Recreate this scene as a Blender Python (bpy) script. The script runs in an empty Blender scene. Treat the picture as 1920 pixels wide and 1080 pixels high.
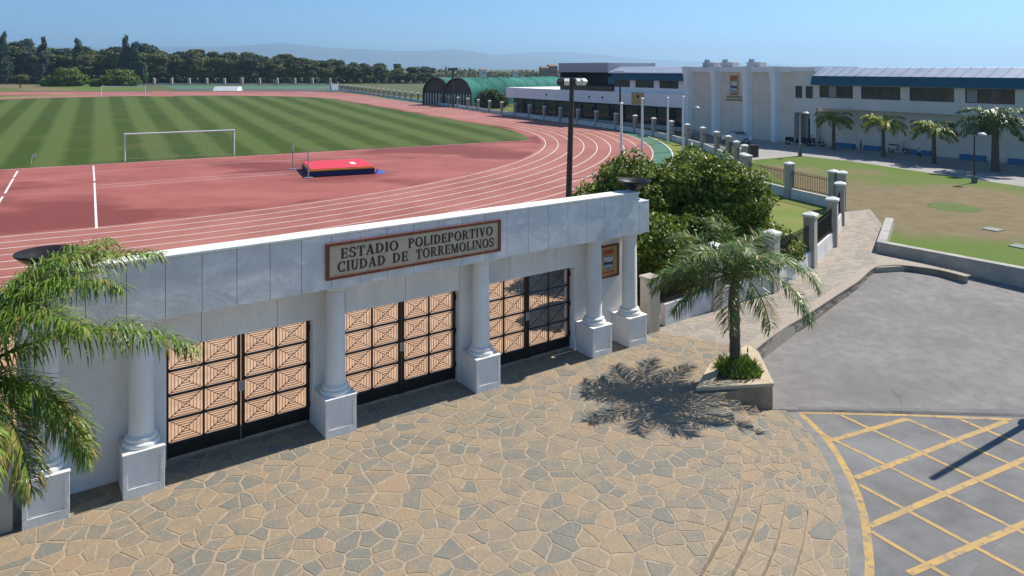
import bpy, math, random
import numpy as np
from mathutils import Vector, Matrix
R = math.radians
rng = random.Random(7)
scene = bpy.context.scene
C = scene.collection

# ------------------------------------------------------------------ camera, sky, sun, exposure
F, HY, CX, CH = 1350.0, 128.0, 960.0, 7.5         # focal length and horizon in photo pixels, eye height
cam = bpy.data.cameras.new('camera'); co = bpy.data.objects.new('camera', cam); C.objects.link(co)
co.location = (0, 0, CH); co.rotation_euler = (R(90), 0, 0)
cam.sensor_width = 36; cam.lens = F / 1920 * 36; cam.shift_y = -(540 - HY) / 1920
cam.clip_start = 0.1; cam.clip_end = 40000
scene.camera = co
SUN_AZ, SUN_EL = 57.6, 47.0                        # azimuth clockwise from +Y
w = bpy.data.worlds.new('World'); scene.world = w; w.use_nodes = True
nt = w.node_tree; bg = nt.nodes['Background']
sky = nt.nodes.new('ShaderNodeTexSky'); sky.sky_type = 'NISHITA'; sky.sun_disc = False
sky.sun_elevation = R(SUN_EL); sky.sun_rotation = R(SUN_AZ)
sky.air_density = 0.9; sky.dust_density = 0.0; sky.ozone_density = 1.4; sky.altitude = 60
tcw = nt.nodes.new('ShaderNodeTexCoord'); lift = nt.nodes.new('ShaderNodeVectorMath'); lift.operation = 'ADD'; lift.inputs[1].default_value = (0, 0, 0.06)
nrm = nt.nodes.new('ShaderNodeVectorMath'); nrm.operation = 'NORMALIZE'         # a clear, dry blue down to the horizon
nt.links.new(tcw.outputs['Generated'], lift.inputs[0]); nt.links.new(lift.outputs[0], nrm.inputs[0]); nt.links.new(nrm.outputs[0], sky.inputs[0])
tint = nt.nodes.new('ShaderNodeMix'); tint.data_type = 'RGBA'; tint.blend_type = 'MULTIPLY'; tint.inputs['Factor'].default_value = 1; tint.inputs['B'].default_value = (0.60, 0.88, 1.04, 1)
nt.links.new(sky.outputs[0], tint.inputs['A']); nt.links.new(tint.outputs['Result'], bg.inputs[0]); bg.inputs[1].default_value = 0.10
sl = bpy.data.lights.new('sun', 'SUN'); so = bpy.data.objects.new('sun', sl); C.objects.link(so)
sl.energy = 5.0; sl.angle = R(0.5); sl.color = (1, 0.95, 0.87)
sd = Vector((math.sin(R(SUN_AZ)) * math.cos(R(SUN_EL)), math.cos(R(SUN_AZ)) * math.cos(R(SUN_EL)), math.sin(R(SUN_EL))))
so.rotation_euler = sd.to_track_quat('Z', 'Y').to_euler(); so.location = (30, 30, 60)
scene.view_settings.view_transform = 'Standard'; scene.view_settings.look = 'None'
scene.view_settings.exposure = 0.46; scene.view_settings.gamma = 1.0
scene.view_settings.use_curve_mapping = False

def G(px, py, z=0.0):
    """ground position of something the photograph shows standing at pixel px,py on height z"""
    Y = F * (CH - z) / (py - HY)
    return Vector(((px - CX) / F * Y, Y, z))
def T(px, py, z):
    return G(px, py, z)

# ------------------------------------------------------------------ materials
MATS = {}
def mat(name, c1, c2=None, rough=0.8, scale=3.0, detail=6, bump=0.0, bscale=None, metal=0.0, c3=None, scale3=0.4,
        spec=0.4, stretch=(1, 1, 1), contrast=(0.35, 0.65), local=False, amt3=(0.45, 0.7), transl=0.0):
    if name in MATS: return MATS[name]
    m = bpy.data.materials.new(name); m.use_nodes = True; MATS[name] = m
    n = m.node_tree.nodes; L = m.node_tree.links; b = n['Principled BSDF']
    b.inputs['Roughness'].default_value = rough; b.inputs['Metallic'].default_value = metal
    b.inputs['Specular IOR Level'].default_value = spec
    b.inputs['Base Color'].default_value = (*c1, 1)
    if c2 or bump:
        if local:
            tc = n.new('ShaderNodeTexCoord'); src = tc.outputs['Object']
        else:
            ge = n.new('ShaderNodeNewGeometry'); src = ge.outputs['Position']
        mp = n.new('ShaderNodeMapping'); mp.inputs['Scale'].default_value = stretch; L.new(src, mp.inputs[0])
    if c2:
        t = n.new('ShaderNodeTexNoise'); t.inputs['Scale'].default_value = scale; t.inputs['Detail'].default_value = detail
        t.inputs['Roughness'].default_value = 0.62
        L.new(mp.outputs[0], t.inputs['Vector'])
        r = n.new('ShaderNodeValToRGB'); r.color_ramp.elements[0].position = contrast[0]; r.color_ramp.elements[1].position = contrast[1]
        r.color_ramp.elements[0].color = (*c1, 1); r.color_ramp.elements[1].color = (*c2, 1)
        L.new(t.outputs[0], r.inputs[0]); out = r.outputs[0]
        if c3:
            t3 = n.new('ShaderNodeTexNoise'); t3.inputs['Scale'].default_value = scale3; t3.inputs['Detail'].default_value = 5
            L.new(mp.outputs[0], t3.inputs['Vector'])
            r3 = n.new('ShaderNodeValToRGB'); r3.color_ramp.elements[0].position = amt3[0]; r3.color_ramp.elements[1].position = amt3[1]
            L.new(t3.outputs[0], r3.inputs[0])
            mx = n.new('ShaderNodeMix'); mx.data_type = 'RGBA'
            L.new(r3.outputs[0], mx.inputs['Factor']); L.new(out, mx.inputs['A']); mx.inputs['B'].default_value = (*c3, 1)
            out = mx.outputs['Result']
        L.new(out, b.inputs['Base Color'])
    if bump:
        t2 = n.new('ShaderNodeTexNoise'); t2.inputs['Scale'].default_value = bscale or scale * 6; t2.inputs['Detail'].default_value = 4
        L.new(mp.outputs[0], t2.inputs['Vector'])
        bp = n.new('ShaderNodeBump'); bp.inputs['Strength'].default_value = bump; bp.inputs['Distance'].default_value = 0.03
        L.new(t2.outputs[0], bp.inputs['Height']); L.new(bp.outputs[0], b.inputs['Normal'])
    if transl:
        tr = n.new('ShaderNodeBsdfTranslucent'); ms = n.new('ShaderNodeMixShader'); ms.inputs[0].default_value = transl
        src = b.inputs['Base Color'].links[0].from_socket if b.inputs['Base Color'].is_linked else None
        if src: L.new(src, tr.inputs[0])
        else: tr.inputs[0].default_value = (*c1, 1)
        o = n['Material Output']; L.new(b.outputs[0], ms.inputs[1]); L.new(tr.outputs[0], ms.inputs[2]); L.new(ms.outputs[0], o.inputs[0])
    return m

PLASTER = mat('white_plaster', (0.72, 0.695, 0.66), (0.83, 0.81, 0.775), 0.75, 1.6, detail=9, bump=0.2, bscale=18, c3=(0.62, 0.60, 0.57), scale3=1.1, amt3=(.52, .8), stretch=(1, 1, 0.45))
CLAD = mat('beam_cladding', (0.61, 0.60, 0.585), (0.74, 0.725, 0.70), 0.6, 1.9, detail=10, bump=0.15, bscale=9, c3=(0.82, 0.80, 0.77), scale3=2.4, amt3=(0.52, 0.68), stretch=(1, 1, 1.5))
COPING = mat('coping_render', (0.70, 0.68, 0.62), (0.82, 0.80, 0.75), 0.8, 4)
IRON = mat('black_iron', (0.012, 0.011, 0.011), (0.025, 0.02, 0.018), 0.45, 8, metal=0.2)
DARKMETAL = mat('dark_pole_metal', (0.03, 0.026, 0.02), (0.055, 0.045, 0.035), 0.5, 4)
WHITEMETAL = mat('white_metal', (0.72, 0.73, 0.74), rough=0.4)
GREYMETAL = mat('grey_metal', (0.35, 0.36, 0.37), rough=0.4, metal=0.3)
SIGNSTONE = mat('sign_stone', (0.50, 0.40, 0.27), (0.60, 0.49, 0.35), 0.7, 5)
SIGNFRAME = mat('sign_frame', (0.13, 0.035, 0.016), (0.22, 0.065, 0.03), 0.5, 8)
LETTER = mat('letter_brown', (0.045, 0.016, 0.012), rough=0.5)
MORTAR = mat('mortar', (0.28, 0.215, 0.145), (0.40, 0.315, 0.22), 0.95, 6, bump=0.3, bscale=40)
STONES = []
for i, (a, b_, ct) in enumerate([((.215, .20, .17), (.335, .255, .17), (.36, .62)), ((.235, .21, .17), (.36, .27, .175), (.28, .55)), ((.185, .18, .16), (.29, .235, .165), (.46, .74)),
                                 ((.34, .255, .165), (.27, .225, .165), (.35, .7)), ((.20, .19, .165), (.335, .25, .165), (.40, .62)), ((.32, .23, .15), (.36, .27, .18), (.35, .7))]):
    a = tuple(v * k for v, k in zip(a, (.98, .97, .90))); b_ = tuple(v * k for v, k in zip(b_, (.84, .84, .82)))
    STONES.append(mat('paving_stone_%s' % 'abcdef'[i], a, b_, 0.72, 3.4, detail=9, bump=0.4, bscale=16, contrast=ct, spec=0.35, c3=(.275, .215, .15), scale3=.8, amt3=(.56, .86)))
SIDESTONES = []
for i, (a, b_) in enumerate([((.33, .28, .23), (.42, .35, .28)), ((.40, .33, .25), (.46, .38, .30)), ((.29, .26, .225), (.37, .32, .265)), ((.43, .36, .28), (.38, .32, .255))]):
    a = tuple(v * .80 for v in a); b_ = tuple(v * .80 for v in b_)
    SIDESTONES.append(mat('walk_stone_%s' % 'abcd'[i], a, b_, 0.8, 2.0, detail=7, bump=0.3, bscale=10))
SMORTAR = mat('walk_mortar', (0.33, 0.28, 0.22), (0.40, 0.345, 0.275), 0.95, 5)
ASPHALT = mat('asphalt', (0.185, 0.172, 0.160), (0.25, 0.234, 0.218), 0.9, 3.0, detail=14, bump=0.4, bscale=80, c3=(0.145, 0.134, 0.125), scale3=0.42, amt3=(0.44, 0.80))
ASPHALT2 = mat('asphalt_hatched', (0.135, 0.13, 0.127), (0.185, 0.18, 0.175), 0.9, 1.7, detail=12, bump=0.3, bscale=60, c3=(0.215, 0.21, 0.205), scale3=0.5, amt3=(0.5, 0.66))
SEAM = mat('asphalt_seam', (0.06, 0.058, 0.055), (0.12, 0.115, 0.11), 0.9, 3)
GUTTER = mat('gutter_concrete', (0.175, 0.168, 0.158), (0.235, 0.225, 0.21), 0.9, 3, bump=0.2)
YELLOW = mat('yellow_road_paint', (0.50, 0.31, 0.095), (0.36, 0.25, 0.11), 0.8, 2.5, detail=14, contrast=(0.38, 0.66), c3=(.20, .175, .14), scale3=9, amt3=(.52, .70))
CONC = mat('pale_concrete', (0.36, 0.335, 0.29), (0.47, 0.44, 0.385), 0.9, 2.5, bump=0.2, c3=(0.33, 0.31, 0.28), scale3=1.5)
PILL = mat('fence_pillar', (0.36, 0.32, 0.27), (0.45, 0.41, 0.35), 0.9, 3, bump=.3)
WALLW = mat('fence_wall_render', (0.56, 0.54, 0.51), (0.68, 0.66, 0.63), 0.9, 2.5, bump=0.15, c3=(0.45, 0.43, 0.40), scale3=1.2, amt3=(0.5, 0.75))
CAPW = mat('fence_cap', (0.72, 0.70, 0.66), rough=0.8)
TRACK = mat('track_red', (0.265, 0.084, 0.062), (0.335, 0.118, 0.09), 0.85, 0.5, detail=8, c3=(0.38, 0.145, 0.115), scale3=0.12, amt3=(0.42, 0.68))
DZONE = mat('dzone_red', (0.27, 0.07, 0.056), (0.36, 0.112, 0.092), 0.85, 0.22, detail=9, c3=(0.19, 0.04, 0.032), scale3=0.085, amt3=(0.49, 0.56), stretch=(0.8, 1.2, 1))
LINE = mat('white_line_paint', (0.70, 0.60, 0.56), (0.80, 0.74, 0.70), 0.8, 1.0)
GREENSTRIP = mat('green_synthetic', (0.045, 0.135, 0.075), (0.065, 0.17, 0.10), 0.85, 1.0)
LAWN = mat('lawn_green', (0.085, 0.145, 0.008), (0.15, 0.20, 0.014), 0.9, 1.4, detail=9, bump=0.6, bscale=14, c3=(0.20, 0.19, 0.04), scale3=0.18)
DRYLAWN = mat('dry_lawn', (0.20, 0.145, 0.07), (0.14, 0.11, 0.042), 0.95, 1.0, detail=9, bump=0.6, bscale=14, c3=(0.085, 0.14, 0.008), scale3=0.16, amt3=(0.44, 0.60))
_n = DRYLAWN.node_tree.nodes; _L = DRYLAWN.node_tree.links                       # watered strips: along the low wall and along the road
_r3 = [q for q in _n if q.type == 'VALTORGB'][1]; _src = _r3.inputs[0].links[0].from_socket; _g = [q for q in _n if q.type == 'NEW_GEOMETRY'][0]
_dot = _n.new('ShaderNodeVectorMath'); _dot.operation = 'DOT_PRODUCT'; _dot.inputs[1].default_value = (.75, .66, 0); _L.new(_g.outputs['Position'], _dot.inputs[0])
def _m(op, a, c):
    q = _n.new('ShaderNodeMath'); q.operation = op
    for i, v in enumerate((a, c)):
        if isinstance(v, (int, float)): q.inputs[i].default_value = v
        else: _L.new(v, q.inputs[i])
    return q.outputs[0]
_d = _m('MULTIPLY', _m('SUBTRACT', _m('ABSOLUTE', _m('SUBTRACT', _dot.outputs['Value'], 43.6), 0), 7.0), .035)
_L.new(_m('ADD', _m('ADD', _m('MULTIPLY', _src, .75), .125), _d), _r3.inputs[0])
GROUND = mat('dry_ground', (0.105, 0.105, 0.04), (0.065, 0.085, 0.022), 0.95, 0.05, detail=10)
PEACH = mat('peach_paving', (0.42, 0.25, 0.145), (0.52, 0.325, 0.20), 0.85, 1.6, detail=8)
ROADFAR = mat('service_road', (0.27, 0.25, 0.235), (0.34, 0.315, 0.29), 0.9, 0.6, detail=8)
BEIGE = mat('building_beige', (0.66, 0.56, 0.45), (0.74, 0.64, 0.53), 0.85, 0.8, bump=0.1)
PALEB = mat('building_pale', (0.66, 0.59, 0.52), (0.73, 0.66, 0.59), 0.8, 0.8)
WHITEB = mat('building_white', (0.78, 0.77, 0.76), (0.84, 0.83, 0.82), 0.7, 0.6)
BLUEAWN = mat('blue_awning', (0.010, 0.075, 0.125), (0.018, 0.105, 0.165), 0.5, 2.0)
BLUEP = mat('blue_paint', (0.025, 0.15, 0.33), rough=0.5)
ROOFM = mat('metal_roof', (0.40, 0.43, 0.50), (0.50, 0.52, 0.57), 0.4, 0.8, metal=0.3)
GLASS = mat('dark_glass', (0.012, 0.018, 0.024), (0.03, 0.04, 0.05), 0.08, 0.6, spec=0.8)
FRAMEM = mat('window_frame', (0.05, 0.07, 0.09), rough=0.4)
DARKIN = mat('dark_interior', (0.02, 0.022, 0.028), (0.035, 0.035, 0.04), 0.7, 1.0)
VAULT = mat('green_membrane', (0.018, 0.10, 0.082), (0.03, 0.14, 0.11), 0.85, 0.3, c3=(0.05, 0.22, 0.18), scale3=0.15, spec=.15)
MATRED = mat('mat_red', (0.70, 0.045, 0.065), (0.62, 0.035, 0.05), 0.55, 1.5)
MATYEL = mat('mat_yellow', (0.62, 0.30, 0.03), rough=0.6)
MATBLUE = mat('mat_blue', (0.008, 0.018, 0.10), rough=0.6)
TARP = mat('tarp_blue', (0.01, 0.11, 0.50), rough=0.5)
BARK = mat('bark', (0.10, 0.075, 0.055), (0.17, 0.13, 0.10), 0.95, 8, bump=0.5, stretch=(1, 1, 3))
PALMBARK = mat('palm_bark', (0.085, 0.062, 0.045), (0.15, 0.115, 0.085), 0.95, 9, bump=0.7, bscale=25, stretch=(1, 1, 4))
PALM1 = mat('palm_leaf', (0.10, 0.18, 0.018), (0.18, 0.27, 0.04), 0.42, 3, transl=0.22, spec=0.5)
PALMN = mat('palm_leaf_near', (0.13, 0.225, 0.018), (0.22, 0.33, 0.04), 0.42, 3, transl=0.25, spec=0.5)
PALM2 = mat('palm_leaf_dry', (0.22, 0.16, 0.03), (0.33, 0.25, 0.08), 0.6, 3, transl=0.2)
PALM3 = mat('palm_leaf_dark', (0.06, 0.12, 0.022), (0.10, 0.17, 0.04), 0.38, 3, transl=0.2, spec=0.55)
PALMY = mat('palm_leaf_yellow', (0.50, 0.42, 0.02), (0.58, 0.50, 0.04), 0.5, 1, transl=0.2)
PALMG = mat('palm_leaf_bright', (0.22, 0.31, 0.02), (0.30, 0.38, 0.03), 0.5, 1, transl=0.2)
LEAF = [mat('bush_leaf_a', (0.13, 0.195, 0.012), (0.18, 0.24, 0.018), 0.45, 2, transl=0.32), mat('bush_leaf_b', (0.07, 0.12, 0.010), (0.10, 0.155, 0.012), 0.45, 2, transl=0.3),
        mat('bush_leaf_c', (0.21, 0.26, 0.02), (0.27, 0.31, 0.03), 0.5, 2, transl=0.35)]
PINE = [mat('pine_needle_a', (0.085, 0.105, 0.016), (0.12, 0.13, 0.022), 0.7, 0.12), mat('pine_needle_b', (0.035, 0.058, 0.016), (0.06, 0.08, 0.018), 0.7, 0.5)]
CASU = [mat('casuarina_a', (0.045, 0.075, 0.045), (0.065, 0.10, 0.06), 0.7, 0.5), mat('casuarina_b', (0.03, 0.055, 0.035), (0.045, 0.075, 0.045), 0.7, 0.5)]

# ------------------------------------------------------------------ mesh helpers
class MB:
    def __init__(s): s.v = []; s.f = []; s.m = []
    def add(s, vs, fs, mi=0):
        o = len(s.v); s.v += [tuple(x) for x in vs]; s.f += [tuple(i + o for i in q) for q in fs]; s.m += [mi] * len(fs); return s
    def box(s, x0, x1, y0, y1, z0, z1, mi=0):
        return s.add([(x0, y0, z0), (x1, y0, z0), (x1, y1, z0), (x0, y1, z0), (x0, y0, z1), (x1, y0, z1), (x1, y1, z1), (x0, y1, z1)],
                     [(0, 3, 2, 1), (4, 5, 6, 7), (0, 1, 5, 4), (1, 2, 6, 5), (2, 3, 7, 6), (3, 0, 4, 7)], mi)
    def prism(s, poly, z0, z1, mi=0, top=None):
        """poly: list of 2D points (any winding); top: optional smaller polygon"""
        a = sum(poly[i][0] * poly[(i + 1) % len(poly)][1] - poly[(i + 1) % len(poly)][0] * poly[i][1] for i in range(len(poly)))
        if a < 0: poly = poly[::-1]; top = top[::-1] if top else None
        n = len(poly); t = top or poly
        vs = [(p[0], p[1], z0) for p in poly] + [(p[0], p[1], z1) for p in t]
        return s.add(vs, [tuple(range(n, 2 * n)), tuple(range(n - 1, -1, -1))] + [(i, (i + 1) % n, n + (i + 1) % n, n + i) for i in range(n)], mi)
    def bar(s, a, b, w, h=None, up=(0, 0, 1), mi=0):
        a = Vector(a); b = Vector(b); d = (b - a).normalized(); u = Vector(up)
        x = d.cross(u)
        if x.length < 1e-4: x = d.cross(Vector((1, 0, 0)))
        x.normalize(); y = x.cross(d); h = h or w; x *= w / 2; y *= h / 2
        return s.add([a - x - y, a + x - y, a + x + y, a - x + y, b - x - y, b + x - y, b + x + y, b - x + y],
                     [(0, 1, 2, 3), (7, 6, 5, 4), (0, 4, 5, 1), (1, 5, 6, 2), (2, 6, 7, 3), (3, 7, 4, 0)], mi)
    def tube(s, pts, r, seg=8, mi=0, cap=True):
        pts = [Vector(p) for p in pts]; n = len(pts); rs = r if isinstance(r, (list, tuple)) else [r] * n
        o = len(s.v); ref = Vector((0.31, 0.17, 0.93))
        for i, p in enumerate(pts):
            d = (pts[min(i + 1, n - 1)] - pts[max(i - 1, 0)]).normalized()
            x = d.cross(ref)
            if x.length < 0.1: x = d.cross(Vector((1, 0, 0)))
            x.normalize(); y = d.cross(x)
            for k in range(seg):
                a = 2 * math.pi * k / seg; s.v.append(tuple(p + (x * math.cos(a) + y * math.sin(a)) * rs[i]))
        for i in range(n - 1):
            for k in range(seg):
                k2 = (k + 1) % seg
                s.f.append((o + i * seg + k, o + i * seg + k2, o + (i + 1) * seg + k2, o + (i + 1) * seg + k)); s.m.append(mi)
        if cap:
            s.f.append(tuple(o + k for k in reversed(range(seg)))); s.m.append(mi)
            s.f.append(tuple(o + (n - 1) * seg + k for k in range(seg))); s.m.append(mi)
        return s
    def lathe(s, prof, seg=24, cx=0, cy=0, mi=0):
        o = len(s.v); n = len(prof)
        for (r, z) in prof:
            for k in range(seg):
                a = 2 * math.pi * k / seg; s.v.append((cx + r * math.cos(a), cy + r * math.sin(a), z))
        for i in range(n - 1):
            for k in range(seg):
                k2 = (k + 1) % seg
                s.f.append((o + i * seg + k, o + i * seg + k2, o + (i + 1) * seg + k2, o + (i + 1) * seg + k)); s.m.append(mi)
        s.f.append(tuple(o + k for k in reversed(range(seg)))); s.m.append(mi)
        s.f.append(tuple(o + (n - 1) * seg + k for k in range(seg))); s.m.append(mi)
        return s
    def mesh(s, name, mats, smooth=0):
        me = bpy.data.meshes.new(name); me.from_pydata(s.v, [], s.f)
        for m in (mats if isinstance(mats, (list, tuple)) else [mats]): me.materials.append(m)
        if any(s.m): me.polygons.foreach_set('material_index', s.m)
        if smooth:
            me.polygons.foreach_set('use_smooth', [True] * len(s.f)); me.set_sharp_from_angle(angle=R(smooth))
        me.update(); return me
    def build(s, name, mats, parent=None, loc=None, rz=0, smooth=0, bevel=0):
        o = link(name, s.mesh(name, mats, smooth), parent)
        if loc is not None: o.location = loc
        o.rotation_euler.z = rz
        if bevel:
            b = o.modifiers.new('edge', 'BEVEL'); b.width = bevel; b.segments = 2; b.limit_method = 'ANGLE'
        return o
def link(name, data, parent=None, loc=None):
    o = bpy.data.objects.new(name, data); C.objects.link(o)
    if parent: o.parent = parent
    if loc is not None: o.location = loc
    return o
def tag(o, label, cat, group=None):
    o['label'] = label; o['category'] = cat
    if group: o['group'] = group
    return o
def struct(o, kind='structure'): o['kind'] = kind; return o
def empty(name, loc=(0, 0, 0), rz=0, label=None, cat=None, group=None):
    o = link(name, None, None, loc); o.rotation_euler.z = rz; o.empty_display_size = 0.2
    if label: tag(o, label, cat, group)
    return o
def copy_tree(o, parent=None):
    c = o.copy(); C.objects.link(c); c.parent = parent
    for ch in list(o.children): copy_tree(ch, c)
    return c
def sheet(name, poly, z, m, kind='structure', thick=0.0):
    mb = MB()
    if thick: mb.prism([(p[0], p[1]) for p in poly], z - thick, z)
    else:
        a = sum(poly[i][0] * poly[(i + 1) % len(poly)][1] - poly[(i + 1) % len(poly)][0] * poly[i][1] for i in range(len(poly)))
        if a < 0: poly = poly[::-1]
        mb.add([(p[0], p[1], z) for p in poly], [tuple(range(len(poly)))])
    return struct(mb.build(name, m), kind)
def strip_mesh(mb, left, right, mi=0):
    """ribbon between two equal-length lists of 3D points"""
    n = len(left); o = len(mb.v); mb.v += [tuple(p) for p in left] + [tuple(p) for p in right]
    for i in range(n - 1):
        mb.f.append((o + i, o + n + i, o + n + i + 1, o + i + 1)); mb.m.append(mi)
    return mb
def line_strip(mb, pts, wd, z):
    L_, R_ = [], []
    for i, p in enumerate(pts):
        a = Vector(pts[max(i - 1, 0)][:2]); b = Vector(pts[min(i + 1, len(pts) - 1)][:2]); d = (b - a).normalized(); nn = Vector((-d.y, d.x)) * wd / 2
        zz = z(p[0], p[1]) if callable(z) else z
        L_.append((p[0] + nn.x, p[1] + nn.y, zz)); R_.append((p[0] - nn.x, p[1] - nn.y, zz))
    return strip_mesh(mb, L_, R_)
def interp(y, tab):
    return float(np.interp(y, [a for a, _ in tab], [b for _, b in tab]))
def smooth_curve(pts, n):
    """Catmull-Rom through 2D points"""
    P_ = [Vector(p) for p in pts]; P_ = [2 * P_[0] - P_[1]] + P_ + [2 * P_[-1] - P_[-2]]; out = []
    for i in range(1, len(P_) - 2):
        for k in range(n):
            t = k / n; p0, p1, p2, p3 = P_[i - 1:i + 3]
            out.append(0.5 * ((2 * p1) + (p2 - p0) * t + (2 * p0 - 5 * p1 + 4 * p2 - p3) * t * t + (3 * p1 - p0 - 3 * p2 + p3) * t ** 3))
    out.append(P_[-2]); return out
def voronoi(poly, spacing, jitter=0.42, seed=1, gap=0.012, aspect=1.0):
    """irregular convex cells filling a convex polygon"""
    r = random.Random(seed); xs = [p[0] for p in poly]; ys = [p[1] for p in poly]
    a = sum(poly[i][0] * poly[(i + 1) % len(poly)][1] - poly[(i + 1) % len(poly)][0] * poly[i][1] for i in range(len(poly)))
    if a < 0: poly = poly[::-1]
    def clip(pg, px, py, nx, ny):
        out = []; n = len(pg)
        for i in range(n):
            A, B = pg[i], pg[(i + 1) % n]
            da = (A[0] - px) * nx + (A[1] - py) * ny; db = (B[0] - px) * nx + (B[1] - py) * ny
            if da <= 0: out.append(A)
            if (da < 0 < db) or (db < 0 < da):
                t = da / (da - db); out.append((A[0] + (B[0] - A[0]) * t, A[1] + (B[1] - A[1]) * t))
        return out
    cells = {}; S = spacing
    nx = int((max(xs) - min(xs)) / (S * aspect)) + 3; ny = int((max(ys) - min(ys)) / S) + 3
    pts = {}
    for i in range(-1, nx):
        for j in range(-1, ny):
            if r.random() < 0.24: continue
            pts[i, j] = (min(xs) + (i + 0.5 + (0.5 if j % 2 else 0) * 0.6 + r.uniform(-jitter, jitter)) * S * aspect, min(ys) + (j + 0.5 + r.uniform(-jitter, jitter)) * S)
    res = []
    for (i, j), p in pts.items():
        q = S * 2.2
        pg = [(p[0] - q, p[1] - q), (p[0] + q, p[1] - q), (p[0] + q, p[1] + q), (p[0] - q, p[1] + q)]
        for di in range(-3, 4):
            for dj in range(-3, 4):
                o = pts.get((i + di, j + dj))
                if not o or (di == 0 and dj == 0): continue
                dx, dy = o[0] - p[0], o[1] - p[1]; l = math.hypot(dx, dy)
                if l > 2 * q: continue
                pg = clip(pg, (p[0] + o[0]) / 2 - dx / l * gap, (p[1] + o[1]) / 2 - dy / l * gap, dx / l, dy / l)
                if len(pg) < 3: break
            if len(pg) < 3: break
        for k in range(len(poly)):
            if len(pg) < 3: break
            A, B = poly[k], poly[(k + 1) % len(poly)]; dx, dy = B[0] - A[0], B[1] - A[1]; l = math.hypot(dx, dy)
            pg = clip(pg, A[0] - dy / l * gap * 0.5, A[1] + dx / l * gap * 0.5, dy / l, -dx / l)
        if len(pg) < 3: continue
        out = []                                   # drop tiny edges
        for A in pg:
            if not out or math.hypot(A[0] - out[-1][0], A[1] - out[-1][1]) > S * 0.06: out.append(A)
        if len(out) < 3: continue
        ar = abs(sum(out[k][0] * out[(k + 1) % len(out)][1] - out[(k + 1) % len(out)][0] * out[k][1] for k in range(len(out)))) / 2
        if ar < S * S * 0.04: continue
        res.append(out)
    return res
def shrink(pg, d):
    c = (sum(p[0] for p in pg) / len(pg), sum(p[1] for p in pg) / len(pg))
    out = []
    for p in pg:
        v = (p[0] - c[0], p[1] - c[1]); l = math.hypot(*v) or 1; k = max(0.3, (l - d) / l); out.append((c[0] + v[0] * k, c[1] + v[1] * k))
    return out

# ------------------------------------------------------------------ ground sheets
HX0, HX1, HY0, HY1 = 2.2, 70.0, -30.0, 29.6        # the sunken car park
mb = MB(); xs = [-15500, HX0, HX1, 15500]; ys = [-300, HY0, HY1, 15400]
for i in range(3):
    for j in range(3):
        if i == 1 and j == 1: continue
        mb.add([(xs[i], ys[j], -.03), (xs[i + 1], ys[j], -.03), (xs[i + 1], ys[j + 1], -.03), (xs[i], ys[j + 1], -.03)], [(0, 1, 2, 3)])
struct(mb.build('ground', GROUND))
def za(y): return interp(y, [(17.2, -0.5), (27, -0.2), (40, -0.2)])
mb = MB(); yy = [HY0, 0, 6, 10, 14, 17.2, 19, 21, 23, 25, 27, HY1]
strip_mesh(mb, [(HX1, y, za(y)) for y in yy], [(HX0, y, za(y)) for y in yy][:]); 
mb.f = [q[::-1] for q in mb.f]
asph = struct(mb.build('road', ASPHALT))

# ------------------------------------------------------------------ running track (two bends and straights)
TC = Vector((-43.4, 73.9)); TR = 46.8; TA = R(-26.5); TL = 87.0
ax = Vector((math.sin(TA), math.cos(TA))); side = Vector((ax.y, -ax.x))
def oval(off, n=64):
    r = TR + off; out = []
    for i in range(n + 1):
        a = math.pi * i / n; out.append(TC - ax * math.sin(a) * r - side * math.cos(a) * r)       # near bend, left to right
    c2 = TC + ax * TL
    for i in range(n + 1):
        a = math.pi * i / n; out.append(c2 + ax * math.sin(a) * r + side * math.cos(a) * r)
    return out
def ring(name, o0, o1, z, m):
    a, b = oval(o0), oval(o1); a.append(a[0]); b.append(b[0]); mb = MB()
    strip_mesh(mb, [(p.x, p.y, z) for p in a], [(p.x, p.y, z) for p in b]); mb.f = [q[::-1] for q in mb.f]
    return struct(mb.build(name, m))
LW = 1.25
sheet('lawn', [(p.x, p.y) for p in oval(LW * 8 + 11.0)], -0.012, LAWN)
ring('green_margin', LW * 8 - 0.05, LW * 8 + 1.6, 0.0, GREENSTRIP)
ring('running_track', -0.4, LW * 8 + 0.1, 0.006, TRACK)
sheet('field_end_zone', [(p.x, p.y) for p in oval(-0.3)], 0.003, DZONE)
for k in range(9):
    ring('lane_line', LW * k - 0.035, LW * k + 0.035, 0.012, LINE)
ring('track_kerb', LW * 8 + 1.6, LW * 8 + 1.72, 0.05, CAPW)
# pitch: inside of the oval beyond the near end line
e0, e1 = Vector(G(0, 318)[:2]), Vector(G(1000, 262)[:2]); ed = (e1 - e0).normalized(); en = Vector((-ed.y, ed.x))
inner = oval(-1.6, 96); far_c = TC + ax * (TL + 22)
pp = []
for i in range(len(inner)):
    A, B = inner[i], inner[(i + 1) % len(inner)]
    da, db = (A - e0).dot(en), (B - e0).dot(en)
    if da >= 0: pp.append(A)
    if da * db < 0: pp.append(A + (B - A) * (da / (da - db)))
PITCH = bpy.data.materials.new('striped_pitch'); PITCH.use_nodes = True
n = PITCH.node_tree.nodes; L = PITCH.node_tree.links; b = n['Principled BSDF']; b.inputs['Roughness'].default_value = 0.85
b.inputs['Specular IOR Level'].default_value = 0.2
ge = n.new('ShaderNodeNewGeometry'); sx = n.new('ShaderNodeSeparateXYZ'); L.new(ge.outputs['Position'], sx.inputs[0])
def mth(op, a, c=None):
    m = n.new('ShaderNodeMath'); m.operation = op
    for i, v in enumerate((a, c)):
        if v is None: continue
        if isinstance(v, (int, float)): m.inputs[i].default_value = v
        else: L.new(v, m.inputs[i])
    return m.outputs[0]
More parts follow.
